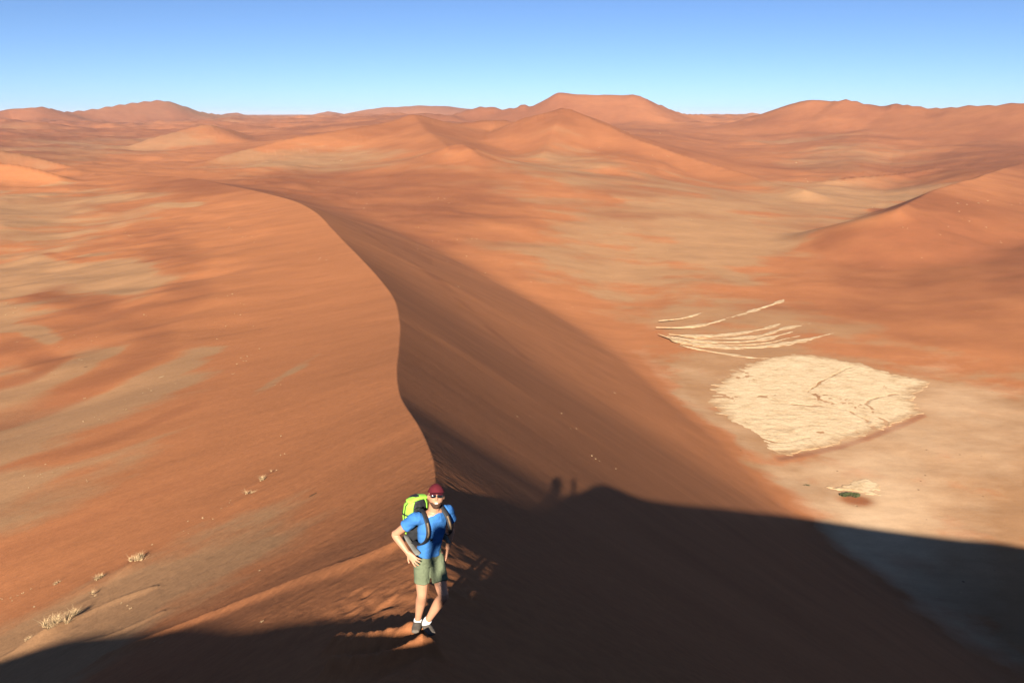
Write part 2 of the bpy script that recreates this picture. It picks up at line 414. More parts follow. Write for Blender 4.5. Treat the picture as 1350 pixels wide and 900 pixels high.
# lines and marks in the sand close to the camera
def wl(px): 
    h=hits(px,height,3000); return h
STEP=[(wl([(140,866),(210,838),(300,803),(400,765),(470,742),(520,722)]),.15,.26),
      (wl([(0,868),(50,846),(110,812),(150,792),(200,775)]),.10,.35),
      (wl([(60,872),(100,850),(150,835),(210,808)]),.05,.25)]
TONG=[(wl([(446,852),(480,853),(520,848),(556,838)]),.20,.16),(wl([(440,884),(480,884),(520,876),(566,858)]),.20,.13),
      (wl([(612,792),(622,788),(632,787)]),.07,.16),(wl([(598,782),(604,775),(614,765)]),.05,.10)]
TUFTPX=[(182,742,1.0),(186,738,.8),(131,764,.7),(122,788,.8),(76,832,1.3),(66,838,1.0),(97,818,1.1),(84,826,.9),(40,850,.5),(330,652,.8),(346,634,.7),(362,622,.45),(74,770,.4)]
TUFTW=wl([t[:2] for t in TUFTPX])
rng=np.random.default_rng(5)
prints=[]
def pr(p0,p1,n,jx,sz):
    for i in range(n):
        t=rng.random(); px=p0[0]+(p1[0]-p0[0])*t+rng.normal()*jx; py=p0[1]+(p1[1]-p0[1])*t+rng.normal()*jx*.5
        prints.append((px,py,sz*rng.uniform(.7,1.2)))
pr((430,815),(545,790),60,9,.13); pr((455,790),(545,770),34,7,.11); pr((150,855),(430,800),60,9,.09); pr((586,700),(590,780),10,2,.12)
PW=wl([p[:2] for p in prints])
FOOT=MAN
def near_detail(x,y,z):
    r=np.hypot(x,y); dz=np.zeros_like(z); n_=r<90; X_,Y_=x[n_],y[n_]; dt=np.zeros_like(X_)
    m=(r<40)&(y>0)
    xs,ys=x[m],y[m]; d=np.zeros_like(xs)
    for P,h,w in STEP:
        dd,s,_=pline(xs,ys,catmull(P,4)); ww=w
        d+=h*np.where(s>0,np.exp(-(dd/(w*1.3))**2),np.exp(-(dd/(w*.5))**2))
    for P,h,w in TONG:
        dd,s,_=pline(xs,ys,catmull(P,4)); d+=h*np.exp(-(dd/w)**2)*(1+.15*fbm(xs*6,ys*6,3,3))
    for (cx,cy,cz_),(_,_,sz) in zip(PW,prints):
        q=((xs-cx)**2+((ys-cy)*.75)**2)/(sz*sz)
        k=q<9
        d[k]+=-.09*sz*np.exp(-q[k]*1.5)+.018*sz*np.exp(-(np.sqrt(q[k])-1.25)**2*5)
    # knife edge crumbles a little
    dd,s,_=pline(xs,ys,catmull(MAIN[:,:3],8))
    rough=np.exp(-(dd/.8)**2)*sst(-np.hypot(xs,ys),-60,-15)
    d+=rough*.016*fbm(xs*2.2,ys*2.2,4,8)
    d+=.010*fbm(xs*3,ys*1.6,3,77)
    # runnels of slipping sand just below the edge on the right
    run=np.exp(-((dd-.8)/.8)**2)*(s>0)*sst(ys,12,16)*(1-sst(ys,24,32))
    d+=run*.025*np.maximum(pnoise(xs*.7,(ys+xs*.5)*3,4),-.3)
    dz[m]=d
    # little drifts held by the tufts
    for (cx,cy,cz_),(_,_,sz) in zip(TUFTW,TUFTPX):
        rr_=math.hypot(cx,cy); w=.028*rr_*sz
        q=((X_-cx+.3*w)**2+((Y_-cy+.5*w)*.6)**2)/(w*w); dt+=.10*w*np.exp(-q*1.6)
    dz[n_]+=dt
    return z+dz
Z=height(X,Y); Z=near_detail(X,Y,Z)
# ---- material masks: R tan grass flats, G dark red plus painted shade on the right dunes, B pale clay ----
TM=[ # (px,py,tan,red,pale)
 (60,560,.95,0,0),(150,528,.95,0,.0),(240,480,.8,0,0),(30,590,.9,0,0),(100,600,.1,.3,0),(200,570,.1,.2,0),(60,500,.9,0,0),(120,470,.7,0,0),(130,500,.1,.6,0),(200,430,.1,.5,0),(150,410,.2,.5,0),(230,400,.1,.35,0),(240,330,.15,.3,0),(215,300,.3,.25,0),
 (100,380,.9,0,0),(180,370,.9,0,0),(60,345,.8,0,0),(150,350,.85,0,0),(30,330,.4,.2,0),(20,400,.7,0,0),(30,460,.1,.45,0),(60,425,.4,.3,0),(60,260,.8,0,0),(20,270,.8,0,0),(120,250,.5,.1,0),(90,290,.7,0,0),(200,250,.3,.3,0),(130,320,.3,.35,0),
 (350,300,.0,0,0),(400,350,0,0,0),(300,400,0,.1,0),(400,450,0,0,0),(480,480,0,0,0),(300,470,.1,.1,0),(280,550,.05,.1,0),(400,550,0,.05,0),(320,510,.25,0,0),(420,470,.15,0,0),
 (60,650,.7,0,0),(150,615,.6,0,0),(230,590,.35,0,0),(0,680,.6,0,0),(100,700,.0,.1,0),(200,660,0,.05,0),(50,760,0,.15,0),(300,620,0,.05,0),
 (60,830,.9,0,0),(150,800,.9,0,0),(250,755,.8,0,0),(350,710,.7,0,0),(440,670,.4,0,0),(10,860,.8,0,0),(250,820,.2,.3,0),(400,760,.1,.2,0),(500,680,.1,.1,0),(450,830,0,.2,0),
 (600,500,0,.25,0),(600,400,.0,.2,0),(700,520,0,.2,0),(650,600,0,.25,0),(800,580,0,.2,0),(900,620,0,.15,0),(800,480,.15,.05,0),(700,400,.1,.1,0),(850,450,.3,0,0),(820,520,.1,.1,0),(560,340,.1,.3,0),(520,300,.15,.4,0),
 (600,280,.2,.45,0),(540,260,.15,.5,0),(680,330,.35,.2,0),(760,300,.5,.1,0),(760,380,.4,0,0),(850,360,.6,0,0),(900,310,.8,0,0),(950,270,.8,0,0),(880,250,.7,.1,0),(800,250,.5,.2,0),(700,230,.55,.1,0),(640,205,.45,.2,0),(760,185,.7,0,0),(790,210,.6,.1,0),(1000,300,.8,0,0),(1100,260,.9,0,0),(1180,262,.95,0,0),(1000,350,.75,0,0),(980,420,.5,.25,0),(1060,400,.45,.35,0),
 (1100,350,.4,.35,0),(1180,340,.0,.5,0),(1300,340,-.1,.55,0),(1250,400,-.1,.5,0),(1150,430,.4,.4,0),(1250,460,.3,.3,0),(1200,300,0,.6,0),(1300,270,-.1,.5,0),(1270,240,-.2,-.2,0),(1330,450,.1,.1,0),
 (940,470,.8,0,.1),(930,520,.8,0,.2),(1000,630,.8,0,.15),(1100,600,.8,0,.25),(1130,633,.7,0,.75),(1200,600,.8,0,.2),(1300,560,.8,0,.3),(1250,540,.8,0,.55),(1320,545,.8,0,.4),(1330,640,.8,0,.1),(1280,670,.8,0,.25),(1100,470,.6,.1,0),(1250,520,.7,.0,.25),(1050,660,.8,0,.25),(1330,500,.6,.1,0),
 (420,210,.85,0,0),(360,215,.9,0,0),(490,205,.7,0,0),(300,222,.5,.1,0),(250,215,0,.05,0),(350,190,-.2,.2,0),(450,175,-.3,.25,0),(560,175,-.2,.3,0),(650,165,-.3,.3,0),(740,160,-.3,.35,0),(400,240,.1,.5,0),(480,260,.1,.4,0),(480,232,.2,.3,0),
 (830,180,-.1,.4,0),(900,205,0,.1,0),(950,235,.2,.1,0),(780,150,-.1,.35,0),(200,160,.35,.35,0),(50,165,.3,.4,0),(130,180,.4,.3,0),(250,190,.5,.1,0),(120,210,.6,.1,0),(40,208,.6,.3,0),(20,224,-.3,-.2,0),(150,228,-.2,0,0),(400,158,.2,.3,0),(520,145,0,.2,0),
 (1100,170,.2,.35,0),(1250,170,.2,.35,0),(1070,145,0,.3,0),(1300,150,0,.3,0),(1000,175,.2,.3,0),(1200,200,.4,.15,0),(1050,210,.4,.2,0),(1300,215,.2,.6,0),(950,180,.1,.2,0),(1150,225,.3,.3,0)]
TW_=hits(TM,height)
def mask_field(W_,vals,x,y,s=.0009):
    def q(x,y):
        r=np.hypot(x,y); a=np.arctan2(x,y); l=np.log(np.maximum(r,3.)); return a*3.0,l*1.25
    u0,v0=q(W_[:,0],W_[:,1]); X0=np.stack([u0,v0],1); n=len(X0)
    d=np.linalg.norm(X0[:,None]-X0[None],axis=2); K=d**3+np.eye(n)*.004
    Pm=np.hstack([np.ones((n,1)),X0]); M=np.block([[K,Pm],[Pm.T,np.zeros((3,3))]])
    w=np.linalg.solve(M,np.vstack([vals,np.zeros((3,vals.shape[1]))]))
    u,v=q(x,y); res=[w[-3,k]+w[-2,k]*u+w[-1,k]*v for k in range(vals.shape[1])]
    for i in range(n):
        dd=((u-u0[i])**2+(v-v0[i])**2)**1.5
        for k in range(vals.shape[1]): res[k]=res[k]+w[i,k]*dd
    return res
front=np.abs(A)<math.radians(50)
MK=np.zeros(X.shape+(4,),np.float32); MK[...,0]=.3; MK[...,3]=1
xf,yf=X[front],Y[front]; rf=np.hypot(xf,yf)
# warp so the boundaries wander
def wn(x,y,seed,sx,sy,o=4,gain=.5):
    lr=np.log(np.maximum(np.hypot(x,y),8.)); out=0*x; ca,sa=math.cos(.18),math.sin(.18)
    for i in range(8):
        R0=12.*3.**i; w=np.maximum(1-np.abs(lr-math.log(R0))/math.log(3.),0)
        if i==0: w=np.where(lr<math.log(R0),1,w)
        m=w>0
        if m.any(): out[m]+=w[m]*fbm((x[m]*ca-y[m]*sa)/(R0*sx)+i*3.7,(x[m]*sa+y[m]*ca)/(R0*sy)+i*1.3,o,seed,gain)
    return out
wx=wn(xf,yf,51,.10,.12)*rf*.03; wy=wn(xf,yf,61,.12,.12)*rf*.05
_TMV=np.array([m[2:] for m in TM],float)
_ML=Lut(lambda x,y:mask_field(TW_,_TMV,x,y),-1.0,1.0,.003,4,70000,.025)
t_,r__,p_=_ML(xf+wx,yf+wy)
zb_,zm_=height(xf,yf,True)
onslip=sst(zm_-zb_+5*wn(xf,yf,97,.08,.08),-6,7)*(xf>-.1*yf)*(1-sst(rf,450,800))
t_=t_*(1-onslip); p_=p_*(1-onslip); r__=r__*(1-.7*onslip)
C5=lambda L:[(x_/2.647+840,y_/2.647+370) for x_,y_ in L]
SCARP=hits(C5([(500,622),(600,603),(700,582),(800,552),(880,520),(940,497),(1000,470)]),height,900)
BUSHW=hits([(1122,655),(1064,640)],height,900)
near_=(rf>150)&(rf<700)
sc_=np.zeros_like(rf); dd_,_,_=pline(xf[near_],yf[near_],SCARP,soft=0)
bd=np.exp(-(((xf-BUSHW[0][0]-1)/7)**2+((yf-BUSHW[0][1]+3)/6)**2)**1.5)
sc_[near_]=np.exp(-(dd_/2.5)**2)*.9
r__=r__+sc_*1.0+bd*.55; t_=t_*(1-sc_)*(1-.7*bd); p_=p_*(1-bd)
r__=r__+.30*sst(rf,500,1300)
foot=np.exp(-((zm_-zb_+1.5)/2.0)**2)*(yf<520)*(yf>180)*(xf>40)
st=wn(xf,yf,71,.16,.10,5,.6)
bl=sst(rf,60,500)
def qs(x,y): return np.arctan2(x,y)*3.0,np.log(np.maximum(np.hypot(x,y),3.))*1.25
def band(pix,wpx,amt,wxy):
    h=hits(pix,height,6000); u,v=qs(h[:,0],h[:,1]); P=catmull(np.stack([u,v,u*0],1),4)
    U,V_=qs(*wxy); o=np.zeros_like(U); b_=(U>u.min()-.3)&(U<u.max()+.3)&(V_>v.min()-.4)&(V_<v.max()+.4)
    d,_,_=pline(U[b_],V_[b_],P,soft=0); o[b_]=amt*np.exp(-(d/(wpx*.0042))**2.6); return o
wxy=(xf+wx*.45,yf+wy*.45)
for px_,w_,a_ in [([(0,527),(50,507),(100,487),(147,465)],11,.8),([(0,590),(67,563),(133,530),(187,508),(233,482),(268,466)],19,.85),([(0,645),(100,612),(170,590),(300,540),(420,470)],10,.45),
  ([(85,372),(130,362),(185,368)],26,.8),([(0,431),(70,449)],10,.7),([(0,253),(93,240)],7,.7),([(0,275),(83,268),(170,262)],6,.6),([(33,313),(150,300),(192,292)],9,.7),([(213,268),(257,268)],5,.6),
  ([(0,862),(80,835),(160,800),(260,755),(360,712),(450,668)],15,.42),([(1010,262),(1090,257),(1190,262)],10,.6),([(860,330),(930,345),(980,370)],9,.5),([(870,290),(960,300),(1030,318)],7,.5),([(820,262),(900,268),(990,275)],6,.5),([(880,225),(950,245),(1030,262)],6,.4)]:
    g_=band(px_,w_,a_,wxy); t_=t_*(1-g_)+g_; r__=r__*(1-g_)
for px_,w_,a_ in [([(67,387),(110,403),(173,423),(205,443),(187,473),(117,507),(50,540),(0,557)],26,.55),([(200,300),(233,340),(250,377),(233,400),(193,413)],28,.5),([(0,460),(55,472),(50,492),(0,508)],17,.55),
  ([(60,335),(120,340),(190,335)],6,.4),([(0,620),(80,600),(160,575),(250,535)],14,.45),([(0,735),(90,700),(180,660),(280,625)],22,.35),
  ([(1120,235),(1200,230),(1280,220),(1350,209)],6,1.0),([(1150,277),(1185,271),(1212,270),(1245,274)],9,1.0),([(1090,310),(1180,305),(1280,300),(1350,300)],20,.7),([(1120,370),(1220,365),(1350,375)],34,.6),([(1230,430),(1350,440)],26,.4),([(590,195),(620,195)],5,.9),  # leading strip and wedge: shade of the right dunes' slip faces painted as albedo
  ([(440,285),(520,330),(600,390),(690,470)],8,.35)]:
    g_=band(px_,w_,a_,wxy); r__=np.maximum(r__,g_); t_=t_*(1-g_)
MK[front,0]=np.clip(t_+st*.45*np.clip(t_*2.5,0,1)*(.35+.65*bl),0,1)
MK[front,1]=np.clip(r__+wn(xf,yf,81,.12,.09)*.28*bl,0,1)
MK[front,2]=np.clip(p_+.12*foot+fbm(xf/30,yf/22,4,91)*.12*(p_>.08),0,1)
# wind scours the foot line of the big slip face pale
nr,na=X.shape
idx=np.arange(nr*na).reshape(nr,na)
a_=idx[:-1,:]; b_=idx[1:,:]
q=np.stack([a_, np.roll(a_,-1,1), np.roll(b_,-1,1), b_],-1).reshape(-1,4)[:,::-1]
V=np.stack([X,Y,Z],-1).reshape(-1,3)
def region_cols(): return MK.reshape(-1,4)
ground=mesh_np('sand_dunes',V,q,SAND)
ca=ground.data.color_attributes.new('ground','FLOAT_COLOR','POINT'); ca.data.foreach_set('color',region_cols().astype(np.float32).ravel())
tag(ground,'orange sand dunes, slip face and valley floor reaching to the horizon','dunes',kind='structure')
def gz(x,y):
    x=np.atleast_1d(np.asarray(x,float)); y=np.atleast_1d(np.asarray(y,float))
    return near_detail(x,y,height(x,y))

# ---------------- pale clay pan and ledges on the valley floor ----------------
def clay_mat():
    k=N('dry_clay'); g=k.n('ShaderNodeNewGeometry'); P=g.outputs['Position']
    a=k.noise(.10,8,.65,P); r=k.ramp(a.outputs[0],[(.30,(.48,.32,.17)),(.48,(.62,.44,.255)),(.75,(.68,.50,.30))])
    at_=k.n('ShaderNodeAttribute',attribute_name='ground'); sep=k.n('ShaderNodeSeparateColor'); k.l(at_,'Color',sep,0)
    c=k.mix(sep.outputs[0],r.outputs[0],(.36,.20,.095))
    n=k.noise(.9,6,.7,P); v=k.ramp(n.outputs[0],[(.3,(.82,.80,.76)),(.6,(1.04,1.04,1.04))])
    c=k.mix(1.0,c,v.outputs[0],'MULTIPLY'); k.t.links.new(c,k.b.inputs['Base Color'])
    k.b.inputs['Roughness'].default_value=.95; k.b.inputs['Specular IOR Level'].default_value=.1
    b=k.n('ShaderNodeBump'); b.inputs['Strength'].default_value=.6; b.inputs['Distance'].default_value=.5
    m=k.noise(.35,6,.6,P); k.l(m,0,b,'Height'); k.l(b,0,k.b,'Normal')
    return k.m
CLAY=clay_mat()
def setcol(o,R_):
    c=np.zeros((len(R_),4),np.float32); c[:,0]=R_; c[:,3]=1
    o.data.color_attributes.new('ground','FLOAT_COLOR','POINT').data.foreach_set('color',c.ravel())
def floorw(L): return np.array([atz(p[0],p[1],FLOOR+.5)[:2] for p in L])
def sdist(x,y,poly):
    d=np.full(x.shape,1e9); ins=np.zeros(x.shape,bool); n=len(poly)
    for i in range(n):
        a=poly[i];b=poly[(i+1)%n]; dx,dy=b-a; t=np.clip(((x-a[0])*dx+(y-a[1])*dy)/(dx*dx+dy*dy),0,1)
        d=np.minimum(d,np.hypot(x-a[0]-t*dx,y-a[1]-t*dy))
        if a[1]!=b[1]:
            c=((a[1]>y)!=(b[1]>y))&(x<(b[0]-a[0])*(y-a[1])/(b[1]-a[1])+a[0]); ins^=c
    return np.where(ins,d,-d)
def sheet(name,poly,chan,top,label,fing=1.0,step=.45,soft=1.2,rimw=5.0):
    poly=floorw(poly); x0,y0=poly.min(0)-6; x1,y1=poly.max(0)+6
    xs=np.arange(x0,x1,step); ys=np.arange(y0,y1,step); x,y=np.meshgrid(xs,ys)
    sd=sdist(x,y,poly)
    # fingers reach out towards the left end, a crumbly scarp runs along the near side
    lf=1-sst(x,x0+10,x0+.55*(x1-x0))
    sd=sd+fing*(6.5*lf*pnoise(x/20,y/5.5,5)+1.2*lf*pnoise(x/8,y/2.5,6)+2.2*fbm(x/5,y/5,4,7))
    m=sst(sd,0,soft)
    z=FLOOR-1.2+m*(1.2+top)+.10*fbm(x/4,y/4,4,15)*m
    rim=1-sst(sd+2.2*fbm(x/11,y/6,4,61)-.6,0,rimw)
    carve=np.zeros_like(x)
    for Lc,w in chan:
        c=floorw(Lc); wx_=2.0*fbm(x/9,y/9,3,33)
        d,_,_=pline(x+wx_,y+wx_*.6,catmull(np.hstack([c,np.zeros((len(c),1))]),4),soft=0)
        carve=np.maximum(carve,np.exp(-(d/(w*.8))**2)*np.clip(.75+fbm(x/14,y/14,3,67),.2,1))
    fur=np.maximum(0,pnoise(x/34+.3*y/34,y/4.5,44))*(.25+.75*lf); fur=np.clip(fur*2.2*(.6+1.2*fbm(x/20,y/12,3,48)),0,1)
    z=z-carve*.35*m-fur*.12*m
    keep=(m>0.001)
    idx=np.arange(x.size).reshape(x.shape)
    kq=keep[:-1,:-1]|keep[1:,:-1]|keep[:-1,1:]|keep[1:,1:]
    f=np.stack([idx[:-1,:-1][kq],idx[:-1,1:][kq],idx[1:,1:][kq],idx[1:,:-1][kq]],-1)
    used=np.zeros(x.size,bool); used[f.ravel()]=True; re=np.cumsum(used)-1
    V=np.stack([x.ravel(),y.ravel(),z.ravel()],-1)[used]
    o=mesh_np(name,V,re[f],CLAY)
    setcol(o,np.clip(carve*.5+fur*.32+rim*.8,0,1).ravel()[used])
    return tag(o,label,None,None,'structure')
PAN=C5([(545,250),(640,258),(790,285),(900,320),(1042,350),(1020,372),(985,395),(980,420),(995,440),(1010,462),(940,490),(880,515),(800,545),(700,575),(600,598),(500,620),(430,620),(360,605),(300,550),(255,500),(275,455),(262,430),(235,400),(270,360),(330,300),(440,265)])
sheet('clay_pan',PAN,[(C5([(430,400),(520,425),(640,435),(700,440),(760,460),(830,510),(850,530)]),1.5),(C5([(600,380),(660,420),(700,440)]),1.2),
   (C5([(905,392),(820,410),(805,430),(850,480),(890,512)]),1.3),(C5([(740,300),(640,350),(600,380)]),.9),(C5([(400,540),(520,560),(600,545),(640,590)]),.9)],.2,'cream coloured dry clay pan on the valley floor',1.0,.45,3.0,10.0)
sheet('clay_flat',[(1096,640),(1110,630),(1135,627),(1160,632),(1172,640),(1160,646),(1172,655),(1140,652),(1115,643)],[],.18,'small pale clay flat beside the green bush',.8,.4,2.5,4.0)
def ledge(pix,w,h,seed):
    c=floorw(C5(pix)); P=catmull(np.hstack([c,np.zeros((len(c),1))]),14)[:,:2]; n=len(P)
    T=np.gradient(P,axis=0); T/=np.linalg.norm(T,axis=1)[:,None]; Nn=np.stack([-T[:,1],T[:,0]],1)
    t=np.linspace(0,1,n); taper=np.minimum(1,np.minimum(t*5,(1-t)*3.5))**.8
    q=np.linspace(-1,1,13); V=[]
    cum=np.concatenate([[0],np.cumsum(np.linalg.norm(np.diff(P,axis=0),axis=1))])
    jw=np.clip(.8+1.0*fbm(cum/16,cum*0+seed*1.7,3,seed),.45,2)
    for j in q:
        wj=w*taper*jw
        xy=P+Nn*(j*wj)[:,None]
        zz=FLOOR+ (.5*h*taper)*(1-abs(j)**3)*(.7+.5*fbm(xy[:,0]/5,xy[:,1]/2.2,3,seed)) -.35*(abs(j)>.98)-.15
        V.append(np.column_stack([xy,zz+.25]))
    V=np.array(V); m_=len(q); idx=np.arange(m_*n).reshape(m_,n)
    f=np.stack([idx[:-1,:-1],idx[:-1,1:],idx[1:,1:],idx[1:,:-1]],-1).reshape(-1,4)
    if True: f=f[:,::-1]
    o=mesh_np('clay_ledge',V.reshape(-1,3),f,CLAY); setcol(o,np.clip(np.repeat(.25+.55*np.abs(q)**2,n)+.6*fbm(V[...,0].ravel()/5,V[...,1].ravel()/1.5,3,seed+3),.0,1))
    tag(o,None,None,None,'structure')
ledge([(75,137),(150,130),(220,112),(292,90)],1.6,.5,1)
ledge([(65,160),(150,160),(250,148),(350,120),(420,98),(490,75),(530,58),(568,50)],3.4,.8,2)
ledge([(72,182),(150,208),(250,226),(350,232),(450,226),(550,212),(640,192),(733,167)],4.4,.8,3)
ledge([(105,190),(200,206),(300,212),(400,208),(480,192),(572,168)],3.6,.7,4)
ledge([(110,184),(200,190),(300,188),(400,174),(470,158),(558,126)],3.0,.7,5)
ledge([(200,199),(330,199),(430,190),(510,166),(600,148),(650,140),(712,118)],3.2,.7,6)
ledge([(150,218),(260,221),(360,222),(460,214),(520,200),(590,186)],1.8,.6,8)
ledge([(150,222),(250,243),(330,256),(410,267),(470,268)],2.0,.5,7)

# ---------------- dry grass tufts and bushes ----------------
STRAW=simple_mat('dry_grass',(.55,.36,.18),.8,.25,6,0)
GREEN=simple_mat('bush_leaves',(.075,.082,.028),.7,.35,3,0)
TWIG=simple_mat('twigs',(.16,.10,.06),.9,.2,8,0)
def blades(n,seed,spread=.5,h=.45,w=.012,lean=.7,clump=1):
    spread=spread*(.55 if clump>1 else 1)
    rg=np.random.default_rng(seed); V=[];Fq=[]
    cs=[(rg.normal()*spread*.6,rg.normal()*spread*.35) for _ in range(clump)]
    for i in range(n):
        cx,cy=cs[rg.integers(clump)]
        a=rg.uniform(0,2*math.pi); l=h*rg.uniform(.4,1.1); ln=lean*rg.uniform(.2,1.3)*l
        bx,by=cx+rg.normal()*spread*.12,cy+rg.normal()*spread*.12
        px_,py_=-math.sin(a)*w,math.cos(a)*w; i0=len(V)
        for t in (0,.35,.7,1):
            ww=(1-t*.85)
            x_=bx+math.cos(a)*ln*t*t; y_=by+math.sin(a)*ln*t*t; z_=l*(t-.18*t*t)-.03
            V+= [(x_-px_*ww,y_-py_*ww,z_),(x_+px_*ww,y_+py_*ww,z_)]
        for k_ in range(3): Fq.append((i0+2*k_,i0+2*k_+1,i0+2*k_+3,i0+2*k_+2))
    return V,Fq
tuft_me=[]
for i,(n,cl,h,ln) in enumerate([(170,4,.42,.9),(130,3,.34,1.1),(220,5,.5,.8),(90,2,.30,1.0)]):
    V,Fq=blades(n,i+3,.5,h,.014,ln,cl); o=mesh_np('grass_tuft',V,Fq,STRAW,smooth=False); tuft_me.append(o.data); bpy.data.objects.remove(o)
sm_me=[]
for i in range(4):
    V,Fq=blades(46,i+30,.5,.5,.045,.8,3); o=mesh_np('grass_speck',V,Fq,STRAW,smooth=False); sm_me.append(o.data); bpy.data.objects.remove(o)
def ground_z(p):
    return gz(p[0],p[1])[0]
TL=["large pale dry grass tuft with a sand tail, nearest the middle of the left slope","short straw tuft touching the right side of the largest lone tuft","straw tuft with a sand tail, left of and below the largest lone tuft","low straw tuft directly above the bright grass clump at lower left",
 "brightest straw clump beside the shadow edge at lower left","leaning straw clump just left of the brightest lower left clump","bushy straw clump at the upper right end of the lower left row","small straw clump between the two bright clumps at lower left",
 "tiny straw tuft lying near the left picture edge above the shadow","dry tuft highest but two in the diagonal line on the left slope","dry tuft in the middle of the upper diagonal trio on the left slope","smallest top tuft of the upper diagonal trio on the left slope","tiny dark based tuft left of the lower tufts with sand tails"]
for i,((px,py,sz),w) in enumerate(zip(TUFTPX,TUFTW)):
    o=bpy.data.objects.new('grass_tuft',tuft_me[i%4]); link(o)
    z=ground_z(w); D=float(np.linalg.norm(w)); s_=min(.027*D*sz,1.4)*.8
    o.location=(w[0],w[1],z-.02*s_); o.scale=(s_,s_,s_*.8); o.rotation_euler=(0,0,i*1.7)
    tag(o,TL[i],'grass tuft','dry grass tufts on the near left slope')
SPK=[[ (302,300),(305,303),(320,313),(335,320),(332,312),(337,316),(393,333),(422,340),(421,342),(165,307),(170,311),(182,323),(300,390),(306,388),(317,400),(286,447),(298,430),(334,430),(317,415),(318,472),(322,476),(312,480),(326,470),(342,460),(190,415),(98,442),(127,444),(78,457),(107,475),(104,474),(73,493),(165,527),(166,540),(125,550),(131,553),(110,556),(200,515),(188,518),(236,502),(112,525),(370,507),(370,575),(60,612),(38,643),(55,625),(90,617),(50,628),(70,623),(115,635),(8,400),(20,407),(18,413),(8,415),(200,718),(242,700),(248,687),(268,683),(300,668),(303,663),(292,670),(370,600),(342,752),(172,802),(345,820),(213,847),(160,795),(30,782),(23,785),(14,788),(45,800),(3,790)],
    [(550,208),(578,261),(586,262),(622,315),(628,315),(603,316),(610,350),(615,338),(577,263),(552,300),(548,300),(505,290),(480,275),(870,176),(823,173),(840,215),(882,207),(790,195),(735,110+40),(860,205),(912,290),(604,378),(755,405),(810,518),(682,549),(780,601),(785,605),(812,618),(760,565),(740,545),(1062,236),(1065,240),(1050,215),(1115,240),(560,330),(590,345),(570,318),(640,360),(662,345),(700,372),(592,268),(470,255),(450,212),(420,240),(820,300),(880,330)],
    [(1275,270),(1264,279),(1278,292),(1250,299),(1290,268),(1302,265),(1345,268),(1150,274),(1111,240),(1334,270),(1240,310),(1300,300),(1320,320),(1215,340),(1190,300)]]
ANC=[(0,(320,312),"tiny pale tuft in the scattered line below the far end of the main crest"),(0,(175,315),"tiny pale tuft among the tan patches on the upper left slope"),(0,(310,450),"tiny tuft dotted on the smooth orange middle of the left slope"),
 (0,(60,430),"tiny tuft beside the curving dark band at the left picture edge"),(0,(140,545),"tiny dark based tuft on the pale band halfway down the left slope"),(0,(60,620),"tiny tuft in the pale row at left above the lower dark tufts"),
 (0,(270,690),"tiny tuft in the diagonal line below the tufts with sand tails"),(0,(20,785),"tiny dark tuft at the bottom left picture edge"),(0,(342,780),"tiny tuft on the brown sand beside the pale diagonal stripe"),
 (1,(600,270),"tiny pale tuft in the reddish hollow beyond the main ridge"),(1,(600,340),"tiny pale tuft on the streaked sand right of the far crest"),(1,(860,200),"tiny pale tuft near the orange arm of the central dune"),(1,(800,590),"tiny pale speck of grass on the lower slip face above the shadow"),
 (1,(740,400),"tiny pale tuft on the middle of the slip face apron"),(1,(1070,235),"tiny pale tuft on the distant flat at right"),(2,(1275,285),"tiny tuft on the upper part of the right hand dune"),(2,(1290,330),"tiny tuft lower down on the right hand dune flank")]
GG=["small dry tufts dotted over the left slope","small dry tufts dotted over the middle sand","small dry tufts dotted over the right dune"]
for g,lst in enumerate(SPK):
    lst=lst+[(px+random.gauss(0,9),py+random.gauss(0,3)) for px,py in lst[::2]]
    hw=hits(lst,height,4000)
    zz=height(hw[:,0],hw[:,1])
    for i,(w,z) in enumerate(zip(hw,zz)):
        o=bpy.data.objects.new('grass_tuft',sm_me[i%4]); link(o); D=float(np.hypot(w[0],w[1]))
        s_=(.0026 if i<len(lst)*.66 else .0016)*D*random.uniform(.6,1.15)+.05
        o.location=(w[0],w[1],z-.03*s_); o.scale=(s_*1.3,s_,s_*.75); o.rotation_euler=(0,0,random.uniform(0,6))
        lab=min((a for a in ANC if a[0]==g),key=lambda a:(a[1][0]-lst[i][0])**2+4*(a[1][1]-lst[i][1])**2)[2]
        tag(o,lab,'grass tuft',GG[g])
